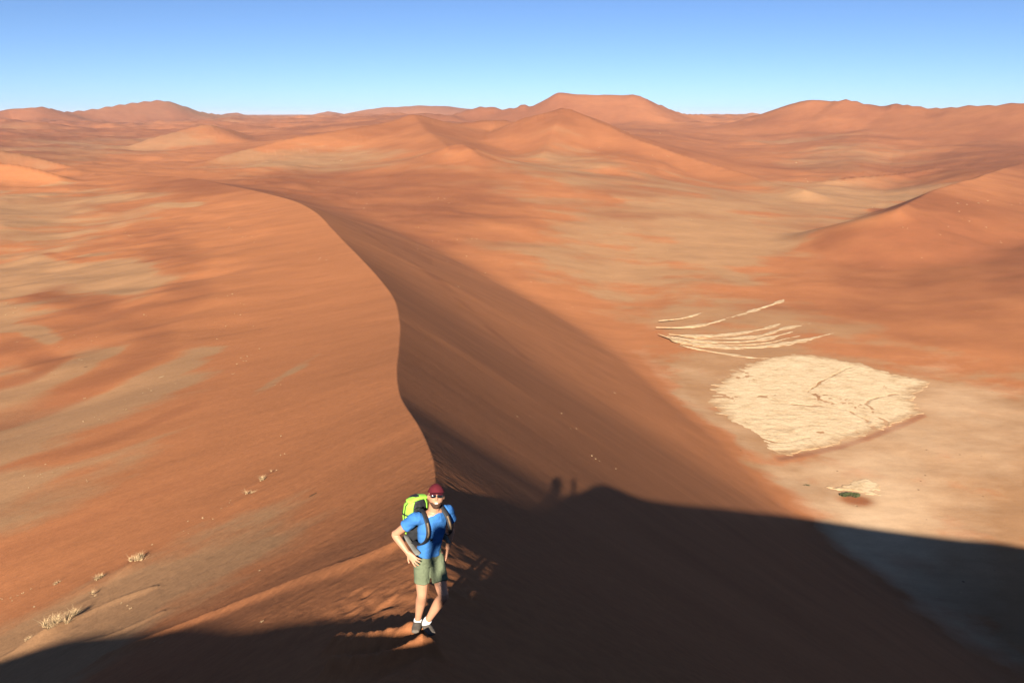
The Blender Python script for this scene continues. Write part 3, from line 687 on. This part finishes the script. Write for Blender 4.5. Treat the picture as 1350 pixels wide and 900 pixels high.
def bush(loc,sx,sy,sz,n,label,seed,parts=True):
    rg=np.random.default_rng(seed); root=bpy.data.objects.new('desert_bush',None); link(root); root.location=loc
    tag(root,label,'bush')
    V=[];Fq=[]
    cl=[(rg.uniform(-.8,.8),rg.uniform(-.6,.6),rg.uniform(.25,.7),rg.uniform(.22,.42)) for _ in range(16)]
    for i in range(n):
        c=cl[rg.integers(len(cl))]; v=rg.normal(size=3); v/=np.linalg.norm(v); rr_=c[3]*rg.uniform(.5,1)**.5
        p=np.array([c[0]*sx+v[0]*rr_*sx*.8,c[1]*sy+v[1]*rr_*sy*.8,max(c[2]*sz*(1-.4*abs(c[0]))+v[2]*rr_*sz,.02)])
        a=rg.normal(size=3);a/=np.linalg.norm(a); b=np.cross(a,rg.normal(size=3)); b/=np.linalg.norm(b); L_=.05*sx*rg.uniform(.5,1.2)
        i0=len(V); V+=[p-a*L_,p+b*L_*.5,p+a*L_,p-b*L_*.5]; Fq.append((i0,i0+1,i0+2,i0+3))
    mesh_np('foliage',V,Fq,GREEN,root,False)
    V=[];Fq=[]
    for c in cl:
        p0=np.array([c[0]*.3*sx,c[1]*.3*sy,-.1]); p1=np.array([c[0]*sx,c[1]*sy,c[2]*sz]); i0=len(V); r0=.02*sz+.01
        for p,r in ((p0,r0),(p1,r0*.3)): V+=[p+np.array([math.cos(k_*2.1)*r,math.sin(k_*2.1)*r,0]) for k_ in range(3)]
        Fq+=[(i0+k_,i0+(k_+1)%3,i0+3+(k_+1)%3,i0+3+k_) for k_ in range(3)]
    mesh_np('stems',V,Fq,TWIG,root)
b0,b1=BUSHW
bush((b0[0],b0[1],ground_z(b0)+.1),4.2,1.8,2.2,3200,'low spreading green bush on a reddish mound beside the pale clay flat',3)
bush((b1[0],b1[1],ground_z(b1)),1.5,.8,.7,500,'tiny dark bush at the foot of the slip face below the clay pan',5)

# ---------------- desert haze ----------------
hm=bpy.data.materials.new('haze_air'); hm.use_nodes=True; t_n=hm.node_tree; t_n.nodes.clear()
o_=t_n.nodes.new('ShaderNodeOutputMaterial'); v_=t_n.nodes.new('ShaderNodeVolumePrincipled'); t_n.links.new(v_.outputs[0],o_.inputs['Volume'])
v_.inputs['Color'].default_value=(.80,.86,1,1); v_.inputs['Density'].default_value=HAZE; v_.inputs['Anisotropy'].default_value=.0
hx,hy=62000,62000; z0_,z1_=float(Z.min())-1.5,max(float(Z.max()),2)+6
hv=[(x_,y_,z_) for z_ in (z0_,z1_) for x_,y_ in ((-hx,-hy),(hx,-hy),(hx,hy),(-hx,hy))]
hz=mesh_np('haze',hv,[(0,3,2,1),(4,5,6,7),(0,1,5,4),(1,2,6,5),(2,3,7,6),(3,0,4,7)],hm,smooth=False); tag(hz,None,None,None,'stuff')

# ---------------- people ----------------
SKIN=simple_mat('skin',(.48,.23,.13),.5,.08,14,.15,60,.4,.002)
BLUE=simple_mat('blue_cotton',(.045,.160,.40),.9,.10,9,.5,70,.1,.003)
OLIVE=simple_mat('olive_cloth',(.135,.155,.090),.9,.14,12,.5,80,.1,.003)
MAROON=simple_mat('maroon_cap',(.105,.012,.018),.85,.15,20,.3,120,.15,.002)
LIME=simple_mat('lime_nylon',(.30,.60,.06),.6,.10,15,.4,60,.3,.003)
BLACKN=simple_mat('black_nylon',(.02,.02,.022),.6,.2,25,.4,80,.3,.003)
GREYN=simple_mat('grey_nylon',(.17,.165,.14),.75,.25,18,.4,60,.2,.003)
BEARD=simple_mat('brown_hair',(.085,.045,.03),.9,.4,60,.6,120,.1,.002)
WHITE=simple_mat('white_cotton',(.78,.76,.72),.9,.05,20,.3,60,.1,.002)
SHOE=simple_mat('taupe_shoe',(.13,.105,.08),.8,.25,25,.4,60,.2,.003)
LENS=simple_mat('dark_lens',(.008,.008,.010),.08,.1,5,0,None,.6)
TEETH=simple_mat('teeth',(.75,.72,.66),.4,.03,5,0)
DGREY=simple_mat('dark_grey_cloth',(.06,.06,.07),.9,.2,12,.4,60,.1,.003)
TANC=simple_mat('tan_trousers',(.28,.21,.14),.9,.15,12,.4,60,.1,.003)
V3=lambda *a: np.array(a,float)
def nrm(v): return v/(np.linalg.norm(v)+1e-12)
def tube(P,R_,n=14,up=(0,0,1),cap=True,sub=4):
    """lofted limb: P centres, R_ radii (r or (across,front)) ; up = reference for the 'across' axis"""
    P=np.array(P,float); R_=np.array([(r,r) if np.isscalar(r) else r for r in R_],float)
    Q=catmull(np.hstack([P,R_]),sub) if sub>1 and len(P)>2 else np.hstack([P,R_])
    c=Q[:,:3]; r=np.abs(Q[:,3:]); T=np.gradient(c,axis=0); V=[];Fq=[]; up=np.array(up,float)
    # rounded ends
    m=len(c)
    for i in range(m):
        t=nrm(T[i]); a=nrm(up-t*np.dot(up,t)) if abs(np.dot(nrm(up),t))<.98 else nrm(np.cross(t,(0,1,.01))); b=np.cross(t,a)
        for k in range(n):
            th=2*math.pi*k/n; V.append(c[i]+a*math.cos(th)*r[i,0]+b*math.sin(th)*r[i,1])
    for i in range(m-1):
        for k in range(n): Fq.append((i*n+k,i*n+(k+1)%n,(i+1)*n+(k+1)%n,(i+1)*n+k))
    for e,i in ((0,0),(1,m-1)):
        t=nrm(T[i])*(-1 if e==0 else 1); V.append(c[i]+t*r[i].mean()*.55); z=len(V)-1
        for k in range(n):
            q=(i*n+k,i*n+(k+1)%n,z); Fq.append(q if e else q[::-1])
    return V,Fq
def join(L):
    V=[];Fq=[]
    for v,f in L:
        o=len(V); V+=[tuple(x) for x in v]; Fq+=[tuple(i+o for i in q) for q in f]
    return V,Fq
def poly_obj(name,V,Fq,mat,parent=None,smooth=True):
    me=bpy.data.meshes.new(name); me.from_pydata([tuple(v) for v in V],[],Fq); me.update()
    me.polygons.foreach_set('use_smooth',[smooth]*len(me.polygons)); me.materials.append(mat)
    return link(bpy.data.objects.new(name,me),parent)
def fuse(name,L,mat,parent=None,vox=.006,sm=3,disp=None):
    V,Fq=join(L); o=poly_obj('tmp',V,Fq,mat)
    m=o.modifiers.new('r','REMESH'); m.mode='VOXEL'; m.voxel_size=vox; m.use_smooth_shade=True
    s=o.modifiers.new('s','SMOOTH'); s.iterations=sm; s.factor=.5
    dg=bpy.context.evaluated_depsgraph_get(); me=bpy.data.meshes.new_from_object(o.evaluated_get(dg))
    old=o.data; bpy.data.objects.remove(o); bpy.data.meshes.remove(old); me.name=name
    me.materials.clear(); me.materials.append(mat)
    n=len(me.vertices); co=np.empty(n*3,np.float32); me.vertices.foreach_get('co',co); co=co.reshape(-1,3)
    if disp is not None:
        no=np.empty(n*3,np.float32); me.vertices.foreach_get('normal',no); no=no.reshape(-1,3)
        co=co+no*disp(co)[:,None]; me.vertices.foreach_set('co',co.astype(np.float32).ravel()); me.update()
    me.polygons.foreach_set('use_smooth',[True]*len(me.polygons))
    return link(bpy.data.objects.new(name,me),parent)
def ball(c,r,n=12):
    c=np.array(c,float); r=np.array(r if not np.isscalar(r) else (r,r,r),float); V=[];Fq=[]
    for i in range(1,n):
        for k in range(2*n):
            a=math.pi*i/n;b=math.pi*k/n; V.append(c+r*V3(math.sin(a)*math.cos(b),math.sin(a)*math.sin(b),math.cos(a)))
    for i in range(n-2):
        for k in range(2*n): Fq.append((i*2*n+k,(i+1)*2*n+k,(i+1)*2*n+(k+1)%(2*n),i*2*n+(k+1)%(2*n)))
    V+= [c+V3(0,0,r[2]),c-V3(0,0,r[2])]; a_,b_=len(V)-2,len(V)-1
    for k in range(2*n): Fq.append((a_,k,(k+1)%(2*n))); Fq.append((b_,(n-2)*2*n+(k+1)%(2*n),(n-2)*2*n+k))
    return V,Fq
def folds(amp,sx,sz,seed):
    def f(co):
        return amp*(fbm(co[:,0]*sx+co[:,2]*3+co[:,1]*sx,co[:,2]*sz-co[:,0]*4,3,seed))
    return f
def hand(wrist,direc,palm_n,side,curl=.5,spread=.25):
    """five fingered hand; direc = towards the fingers, palm_n = out of the palm, side=+1/-1 thumb side along cross"""
    d=nrm(np.array(direc,float)); pn=nrm(np.array(palm_n,float)-d*np.dot(palm_n,d)); s=np.cross(d,pn)*side; w=np.array(wrist,float)
    L=[tube([w-d*.02,w+d*.03,w+d*.07,w+d*.095],[(.020,.027),(.016,.036),(.014,.041),(.012,.038)],12,up=pn)]
    for i,(o,ln) in enumerate([(.030,.070),(.010,.080),(-.011,.074),(-.031,.058)]):
        p0=w+d*.085+s*o; dd=nrm(d+s*(o/.03)*spread); P=[p0-dd*.015,p0+dd*ln*.42]
        a=curl; d2=nrm(dd*math.cos(a*.7)+pn*math.sin(a*.7)); P.append(P[-1]+d2*ln*.33)
        d3=nrm(dd*math.cos(a*1.4)+pn*math.sin(a*1.4)); P.append(P[-1]+d3*ln*.25)
        L.append(tube(P,[.0095,.0088,.0080,.0065],8,up=pn,sub=2))
    p0=w+d*.025+s*.028; td=nrm(d*.6+s*.8+pn*.15)
    L.append(tube([p0-td*.01,p0+td*.035,p0+td*.035+nrm(d*.85+s*.45)*.03],[.0135,.011,.0085],8,up=pn,sub=2))
    return L
def head_basis(yaw,pitch,roll):
    R_=mathutils.Euler((pitch,roll,yaw),'XYZ').to_matrix(); return np.array(R_)
def headpt(th,ph,off=0.0):
    """ph: 0 top .. pi bottom ; th: 0 = face (-y), local head coordinates"""
    x=math.sin(ph)*math.sin(th); y=-math.sin(ph)*math.cos(th); z=math.cos(ph)
    w=.076;d=.096;h=.120
    low=max(0,-z); fr=max(0,-y)
    w*=1-.30*low**1.4; d_=d*(1-.22*low*(1 if y>0 else .15))
    p=V3(x*w,y*d_,z*h)
    if z<-.35: p[1]-=.010*fr*min(1,(-z-.35)*2.5)         # chin
    g=lambda cx,cz,sx,sz: math.exp(-((p[0]-cx)/sx)**2-((p[2]-cz)/sz)**2)*(1 if y<0 else 0)
    p[1]-= .024*g(0,-.012,.012,.014)+.014*g(0,.010,.009,.020)  # nose
    p[1]-= .006*g(0,.038,.045,.010)                           # brow
    p[1]+= .008*(g(-.031,.018,.015,.011)+g(.031,.018,.015,.011))
    p[1]-= .007*(g(0,-.047,.020,.006)+g(0,-.060,.016,.006))   # lips
    p[1]-= .004*(g(-.042,-.012,.016,.016)+g(.042,-.012,.016,.016))
    c=nrm(p); return p+c*off
def head_mesh(c,R_,th0=-math.pi,th1=math.pi,ph0=.0,ph1=math.pi,off=0.,nt=56,npn=44,keep=None):
    V=[];Fq=[]
    for i in range(npn+1):
        for k in range(nt+1): V.append(c+R_@headpt(th0+(th1-th0)*k/nt,ph0+(ph1-ph0)*i/npn,off))
    for i in range(npn):
        for k in range(nt):
            if keep and not keep((th0+(th1-th0)*(k+.5)/nt),(ph0+(ph1-ph0)*(i+.5)/npn)): continue
            a=i*(nt+1)+k; Fq.append((a,a+1,a+nt+2,a+nt+1))
    return V,Fq
def solid(o,t):
    m=o.modifiers.new('s','SOLIDIFY'); m.thickness=t; m.offset=1; return o
def make_person(J,label,cat_loc,shirt_m,short_m,cap_m,long_legs=False,yaw=0,group=None,face=(0,0,0),hands=None,sleeve=.16,full=True,hem=(.62,.62)):
    hc=V3(*J['head']); HR=head_basis(*face)
    rt=V3(math.cos(yaw),math.sin(yaw),0); fw=V3(math.sin(yaw),-math.cos(yaw),0)
    pel=V3(*J['pelvis']); ch=V3(*J['chest']); nk=V3(*J['neck'])
    L=[]
    L.append(tube([pel-V3(0,0,.07),pel+V3(0,0,.04),(pel+ch)/2,ch,nk-V3(0,0,.05),nk],[(.125,.095),(.130,.098),(.115,.090),(.142,.105),(.115,.080),(.055,.055)],20,up=rt))
    L.append(tube([nk-V3(0,0,.05),nk+(hc-nk)*.4,hc+V3(0,.01,-.03)],[.062,.055,.056],14,up=rt))
    hv,hf=head_mesh(hc,HR); L.append((hv,hf))
    for s_ in (-1,1): L.append(ball(hc+HR@V3(s_*.077,.008,.0),(.010,.016,.030),8))
    for s in ('L','R'):
        sh,el,wr=V3(*J['sh'+s]),V3(*J['el'+s]),V3(*J['wr'+s])
        L.append(tube([sh+(ch-sh)*.25,sh,sh+(el-sh)*.35,sh+(el-sh)*.85,el,el+(wr-el)*.30,el+(wr-el)*.8,wr],[.052,.052,.046,.038,.037,.040,.029,.025],14,up=fw))
        hp,kn,an,to=V3(*J['hip'+s]),V3(*J['kn'+s]),V3(*J['an'+s]),V3(*J['to'+s])
        bk=nrm(hp-kn+ (an-kn)*.9); 
        L.append(tube([hp+V3(0,0,.04),hp+(kn-hp)*.3,hp+(kn-hp)*.8,kn,kn+(an-kn)*.28+V3(0,.018,0),kn+(an-kn)*.75,an],[.080,.080,.060,.053,.056,.038,.034],16,up=rt))
        fd=nrm(to-an-V3(0,0,(to-an)[2])); 
        L.append(tube([an-fd*.05-V3(0,0,.035),an-V3(0,0,.03),to-fd*.04,to],[(.030,.033),(.040,.036),(.022,.042),(.016,.034)],12,up=(0,0,1)))
        if hands and s in hands: L+=hand(wr,*hands[s])
        else:
            L+=hand(wr,nrm(wr-el)+V3(0,-.15,0),V3(1 if s=='L' else -1,0,0),1 if s=='R' else -1,.5,.1)
    root=fuse('person',L,SKIN,None,.0052,2)
    tag(root,label,'person',group)
    root.location=cat_loc
    # shirt
    lo=pel+V3(0,0,.035)
    T=[tube([lo,(pel*.6+ch*.4),ch-V3(0,0,.02),nk-V3(0,0,.07),nk-V3(0,0,.022)],[(.146,.112),(.130,.103),(.156,.118),(.132,.095),(.074,.066)],24,up=rt)]
    for s in ('L','R'):
        sh,el=V3(*J['sh'+s]),V3(*J['el'+s]); d=nrm(el-sh)
        T.append(tube([sh+(ch-sh)*.3+V3(0,0,.01),sh+V3(0,0,.004),sh+d*sleeve*.6,sh+d*sleeve],[.065,.065,.063,.068],16,up=fw))
    fuse('t_shirt',T,shirt_m,root,.007,3,folds(.006,9,14,3))
    T=[tube([pel-V3(0,0,.075),pel+V3(0,0,.0),pel+V3(0,0,.07)],[(.132,.102),(.147,.112),(.141,.108)],22,up=rt)]
    for s,h_ in zip('LR',hem):
        hp,kn,an=V3(*J['hip'+s]),V3(*J['kn'+s]),V3(*J['an'+s])
        if long_legs: T.append(tube([hp+V3(0,0,.03),hp+(kn-hp)*.4,kn,an-V3(0,0,.03)],[.105,.095,.075,.062],18,up=rt))
        else: T.append(tube([hp+V3(0,0,.03),hp+(kn-hp)*.3,hp+(kn-hp)*h_],[.088,.086,.084],18,up=rt))
    fuse('trousers' if long_legs else 'shorts',T,short_m,root,.007,2,folds(.006,10,10,9))
    # cap
    cv,cf=head_mesh(hc,HR,ph0=0.0,ph1=1.22,off=.009,npn=16)
    cap=solid(poly_obj('cap',cv,cf,cap_m,root),-.006)
    V=[];Fq=[]; nb=16
    for i in range(7):
        for k in range(nb+1):
            a=-.95+1.9*k/nb; q=headpt(a,1.21,.008); e=i/6; u=V3(q[0]*(1+.05*e),q[1]-e*.072*math.cos(a*1.25)**.6 if math.cos(a*1.25)>0 else q[1],q[2]-.008*e-.22*e*abs(q[0])+.002)
            V.append(hc+HR@u)
    for i in range(6):
        for k in range(nb): a=i*(nb+1)+k; Fq.append((a,a+nb+1,a+nb+2,a+1))
    solid(poly_obj('brim',V,Fq,cap_m,cap),.005)
    V,Fq=ball(hc+HR@V3(0,0,.131),(.008,.008,.004),6); poly_obj('button',V,Fq,cap_m,cap)
    # shoes and socks
    for s in 'LR':
        an,to=V3(*J['an'+s]),V3(*J['to'+s]); fd=nrm(to-an)
        P=[an-fd*.065-V3(0,0,.035),an-V3(0,0,.030),an+(to-an)*.55-V3(0,0,.015),to+fd*.01]
        sh_=fuse('shoe',[tube(P,[(.036,.038),(.046,.044),(.034,.050),(.022,.040)],16,up=(0,0,1))],SHOE,root,.006,2)
        tag(sh_)
        kn=V3(*J['kn'+s]); up_=nrm(kn-an)
        hgt=.055 if s=='R' else .012
        fuse('sock',[tube([an-V3(0,0,.03),an+up_*.02,an+up_*hgt+up_*.01],[.043,.044,.043],14,up=rt)],WHITE,root,.006,1)
    if full:
        # beard shell, smile, sunglasses
        def keep(th,ph):
            lowj=ph>1.95 if abs(th)>.55 else ph>2.02
            mouth=abs(th)<.34 and 1.93<ph<2.13
            return lowj and ph<2.75 and abs(th)<1.30 and not mouth and not (abs(th)>.95 and ph<1.9)
        V,Fq=head_mesh(hc,HR,-1.4,1.4,1.7,2.8,.0035,60,34,keep); solid(poly_obj('beard',V,Fq,BEARD,root),.0015)
        V,Fq=head_mesh(hc,HR,-.26,.26,1.985,2.06,.0045,10,4); solid(poly_obj('teeth',V,Fq,TEETH,root),.002)
        V=[];Fq=[]
        fr=[]
        for s_ in (-1,1):
            c=V3(s_*.033,-.104,.018); n_=20; a0=len(V)
            pts=[]
            for k in range(n_):
                a=2*math.pi*k/n_; px_=.028*math.copysign(abs(math.cos(a))**.75,math.cos(a)); pz_=.019*math.copysign(abs(math.sin(a))**.8,math.sin(a))
                p=c+V3(px_,.25*abs(c[0]+px_)**1.4 ,pz_-.002*s_*px_); pts.append(hc+HR@p); V.append(pts[-1])
            V.append(hc+HR@(c+V3(0,-.004,0))); 
            for k in range(n_): Fq.append((a0+k,a0+(k+1)%n_,a0+n_))
            fr.append(tube(pts+[pts[0]],[.0022]*(n_+1),6,up=(0,1,0),sub=1))
            fr.append(tube([hc+HR@V3(s_*.058,-.092,.024),hc+HR@V3(s_*.078,-.05,.026),hc+HR@V3(s_*.082,.005,.022)],[.0028,.0025,.002],6,up=(0,0,1),sub=2))
        fr.append(tube([hc+HR@V3(-.007,-.105,.022),hc+HR@V3(.007,-.105,.022)],[.0022,.0022],6,up=(0,0,1),sub=1))
        v,f=join(fr); g=poly_obj('sunglasses',v,f,BLACKN,root)
        for q in range(2):
            vv=V[q*21:(q+1)*21]; poly_obj('lens',vv,[tuple(i-q*21 for i in t) for t in Fq[q*20:(q+1)*20]],LENS,g)
    return root
YAW=math.radians(38)
JM=dict(head=(.175,-.045,1.600),neck=(.140,.020,1.435),chest=(.115,.020,1.235),pelvis=(.070,.030,.900),
 shL=(-.030,-.085,1.385),elL=(-.262,.000,1.155),wrL=(-.115,-.120,1.010),shR=(.272,.140,1.355),elR=(.300,.250,1.105),wrR=(.262,.170,.890),
 hipL=(.010,-.010,.860),knL=(.000,-.045,.475),anL=(-.068,.060,.095),toL=(-.075,-.105,.085),
 hipR=(.138,.070,.855),knR=(.232,-.150,.530),anR=(.030,-.030,.130),toR=(.105,-.170,.105))
mz=float(gz(MAN[0],MAN[1])[0])
man=make_person(JM,'smiling man in maroon cap, blue T-shirt and olive shorts standing on the dune crest',(MAN[0],MAN[1],mz),BLUE,OLIVE,MAROON,False,YAW,
   face=(.14,-.38,.06),hands={'L':((.66,-.42,-.50),(.25,.75,-.20),-1,.35,.30)},sleeve=.155,hem=(.60,.62))
# ---- backpack ----
r_t=V3(math.cos(YAW),math.sin(YAW),0); f_w=V3(math.sin(YAW),-math.cos(YAW),0)
bp=bpy.data.objects.new('backpack',None); link(bp); bp.location=(MAN[0],MAN[1],mz)
tag(bp,'lime green and black hiking backpack worn by the man in the blue T-shirt','backpack')
cb=V3(*JM['chest'])-f_w*.26-r_t*.03+V3(0,0,-.01)
def bpt(a,b,c): return cb+r_t*a*.94+(-f_w)*(b*.88-.015)+V3(0,0,c*.90+.01)      # a across, b out from the back, c up
fuse('bag',[tube([bpt(0,0,-.27),bpt(0,.01,-.12),bpt(0,.02,.06),bpt(0,.0,.20),bpt(0,-.03,.27)],[(.115,.085),(.130,.105),(.135,.11),(.122,.095),(.085,.06)],22,up=r_t)],BLACKN,bp,.008,2,folds(.004,12,12,5))
def panel(name,a0,a1,c0,c1,off,mat,n=14):
    V=[];Fq=[]
    Rf=lambda c: np.interp(c,[-.27,-.12,.06,.20,.27],[.085,.105,.11,.095,.06]); Ra=lambda c: np.interp(c,[-.27,-.12,.06,.20,.27],[.115,.130,.135,.122,.085]); Bo=lambda c: np.interp(c,[-.27,-.12,.06,.20,.27],[0,.01,.02,0,-.03])
    for i in range(n+1):
        c=c0+(c1-c0)*i/n
        for k in range(n+1):
            a=a0+(a1-a0)*k/n; V.append(bpt(math.sin(a)*(Ra(c)+off),Bo(c)+math.cos(a)*(Rf(c)+off),c))
    for i in range(n):
        for k in range(n): q=i*(n+1)+k; Fq.append((q,q+1,q+n+2,q+n+1))
    return solid(poly_obj(name,V,Fq,mat,bp),.006)
panel('lime_panel',-2.5,-1.72,.045,.262,.018,LIME); panel('lime_panel',-1.50,-.66,-.03,.262,.018,LIME); panel('lime_panel',-.48,.48,-.05,.262,.018,LIME); panel('lime_panel',.66,1.50,-.03,.262,.018,LIME); panel('lime_panel',1.72,2.5,.045,.262,.018,LIME)
panel('side_pocket',-1.9,-.7,-.26,-.10,.012,BLACKN); panel('side_pocket',.7,1.9,-.26,-.10,.012,BLACKN)
panel('lower_panel',-1.9,1.9,-.26,-.06,.004,GREYN); panel('trim',-2.5,2.5,.090,.106,.028,BLACKN,30); panel('pocket_flash',-1.75,-1.25,-.15,-.11,.022,LIME,5)
fuse('top_lid',[tube([bpt(-.11,-.02,.255),bpt(0,-.02,.275),bpt(.11,-.02,.255)],[(.020,.050),(.026,.058),(.020,.050)],14,up=(0,0,1))],LIME,bp,.007,2)
def strap(P,w=.024,t=.007,mat=BLACKN,name='shoulder_strap',up=None):
    V,Fq=tube(P,[(t,w)]*len(P),10,up=up if up is not None else f_w,sub=5); return poly_obj(name,V,Fq,mat,bp)
cc=V3(*JM['chest'])
def cp(a,f,h): return cc+r_t*a+f_w*f+V3(0,0,h)
for s_ in (-1,1):
    st_=strap([cp(s_*.085,-.15,.17),cp(s_*.095,-.06,.205),cp(s_*.105,.03,.198),cp(s_*.120,.110,.13),cp(s_*.130,.145,.03),cp(s_*.150,.125,-.06),cp(s_*.175,.04,-.13),cp(s_*.165,-.10,-.16)],.026,.008)
    V,Fq=tube([cp(s_*.120,.119,.13),cp(s_*.130,.155,.03),cp(s_*.150,.134,-.05)],[(.004,.010)]*3,8,up=f_w,sub=4); poly_obj('webbing',V,Fq,simple_mat('tan_webbing',(.20,.13,.07),.8,.2,30,0) if s_<0 else bpy.data.materials['tan_webbing'],st_)
V,Fq=ball(cp(-.105,.158,.0-.045),(.016,.010,.014),6); poly_obj('buckle',V,Fq,BLACKN,bp)
strap([bpt(-.15,.0,-.17),cp(-.185,-.06,-.21),cp(-.185,.03,-.235)],.032,.010,GREYN,'hip_belt')
strap([bpt(.15,.0,-.17),cp(.185,-.06,-.21),cp(.185,.03,-.235)],.032,.010,GREYN,'hip_belt')
# ---- two people on the summit just behind the view point; their shadows fall on the slip face ----
def stand(sh=0,arms='cam'):
    J=dict(head=(0,-.02,1.62),neck=(0,0,1.45),chest=(0,.0,1.25),pelvis=(0,.01,.92),shL=(-.19,0,1.40),shR=(.19,0,1.40),
     hipL=(-.09,.0,.87),hipR=(.09,0,.87),knL=(-.11,-.02,.48),knR=(.11,-.02,.48),anL=(-.12,.03,.09),anR=(.12,.03,.09),toL=(-.15,-.15,.06),toR=(.15,-.15,.06))
    if arms=='cam': J.update(elL=(-.25,-.10,1.12),elR=(.25,-.10,1.12),wrL=(-.07,-.30,1.30),wrR=(.07,-.30,1.30))
    else: J.update(elL=(-.27,.02,1.10),elR=(.27,.02,1.10),wrL=(-.26,-.06,.86),wrR=(.26,-.06,.86))
    return J
for (x_,y_,rz,am,lb,sm_,tm_,cm_) in [(.02,-.42,math.pi,'cam','person holding up a camera on the summit crest, in a grey shirt and tan trousers',DGREY,TANC,GREYN),
     (-1.22,-.62,math.pi-.3,'rest','person waiting beside the photographer on the summit, in white shirt, dark trousers',WHITE,DGREY,TANC)]:
    g_=float(gz(x_,y_)[0])
    p_o=make_person(stand(0,am),lb,(x_,y_,g_-.02),sm_,tm_,cm_,True,0,full=False); p_o.rotation_euler=(0,0,rz)
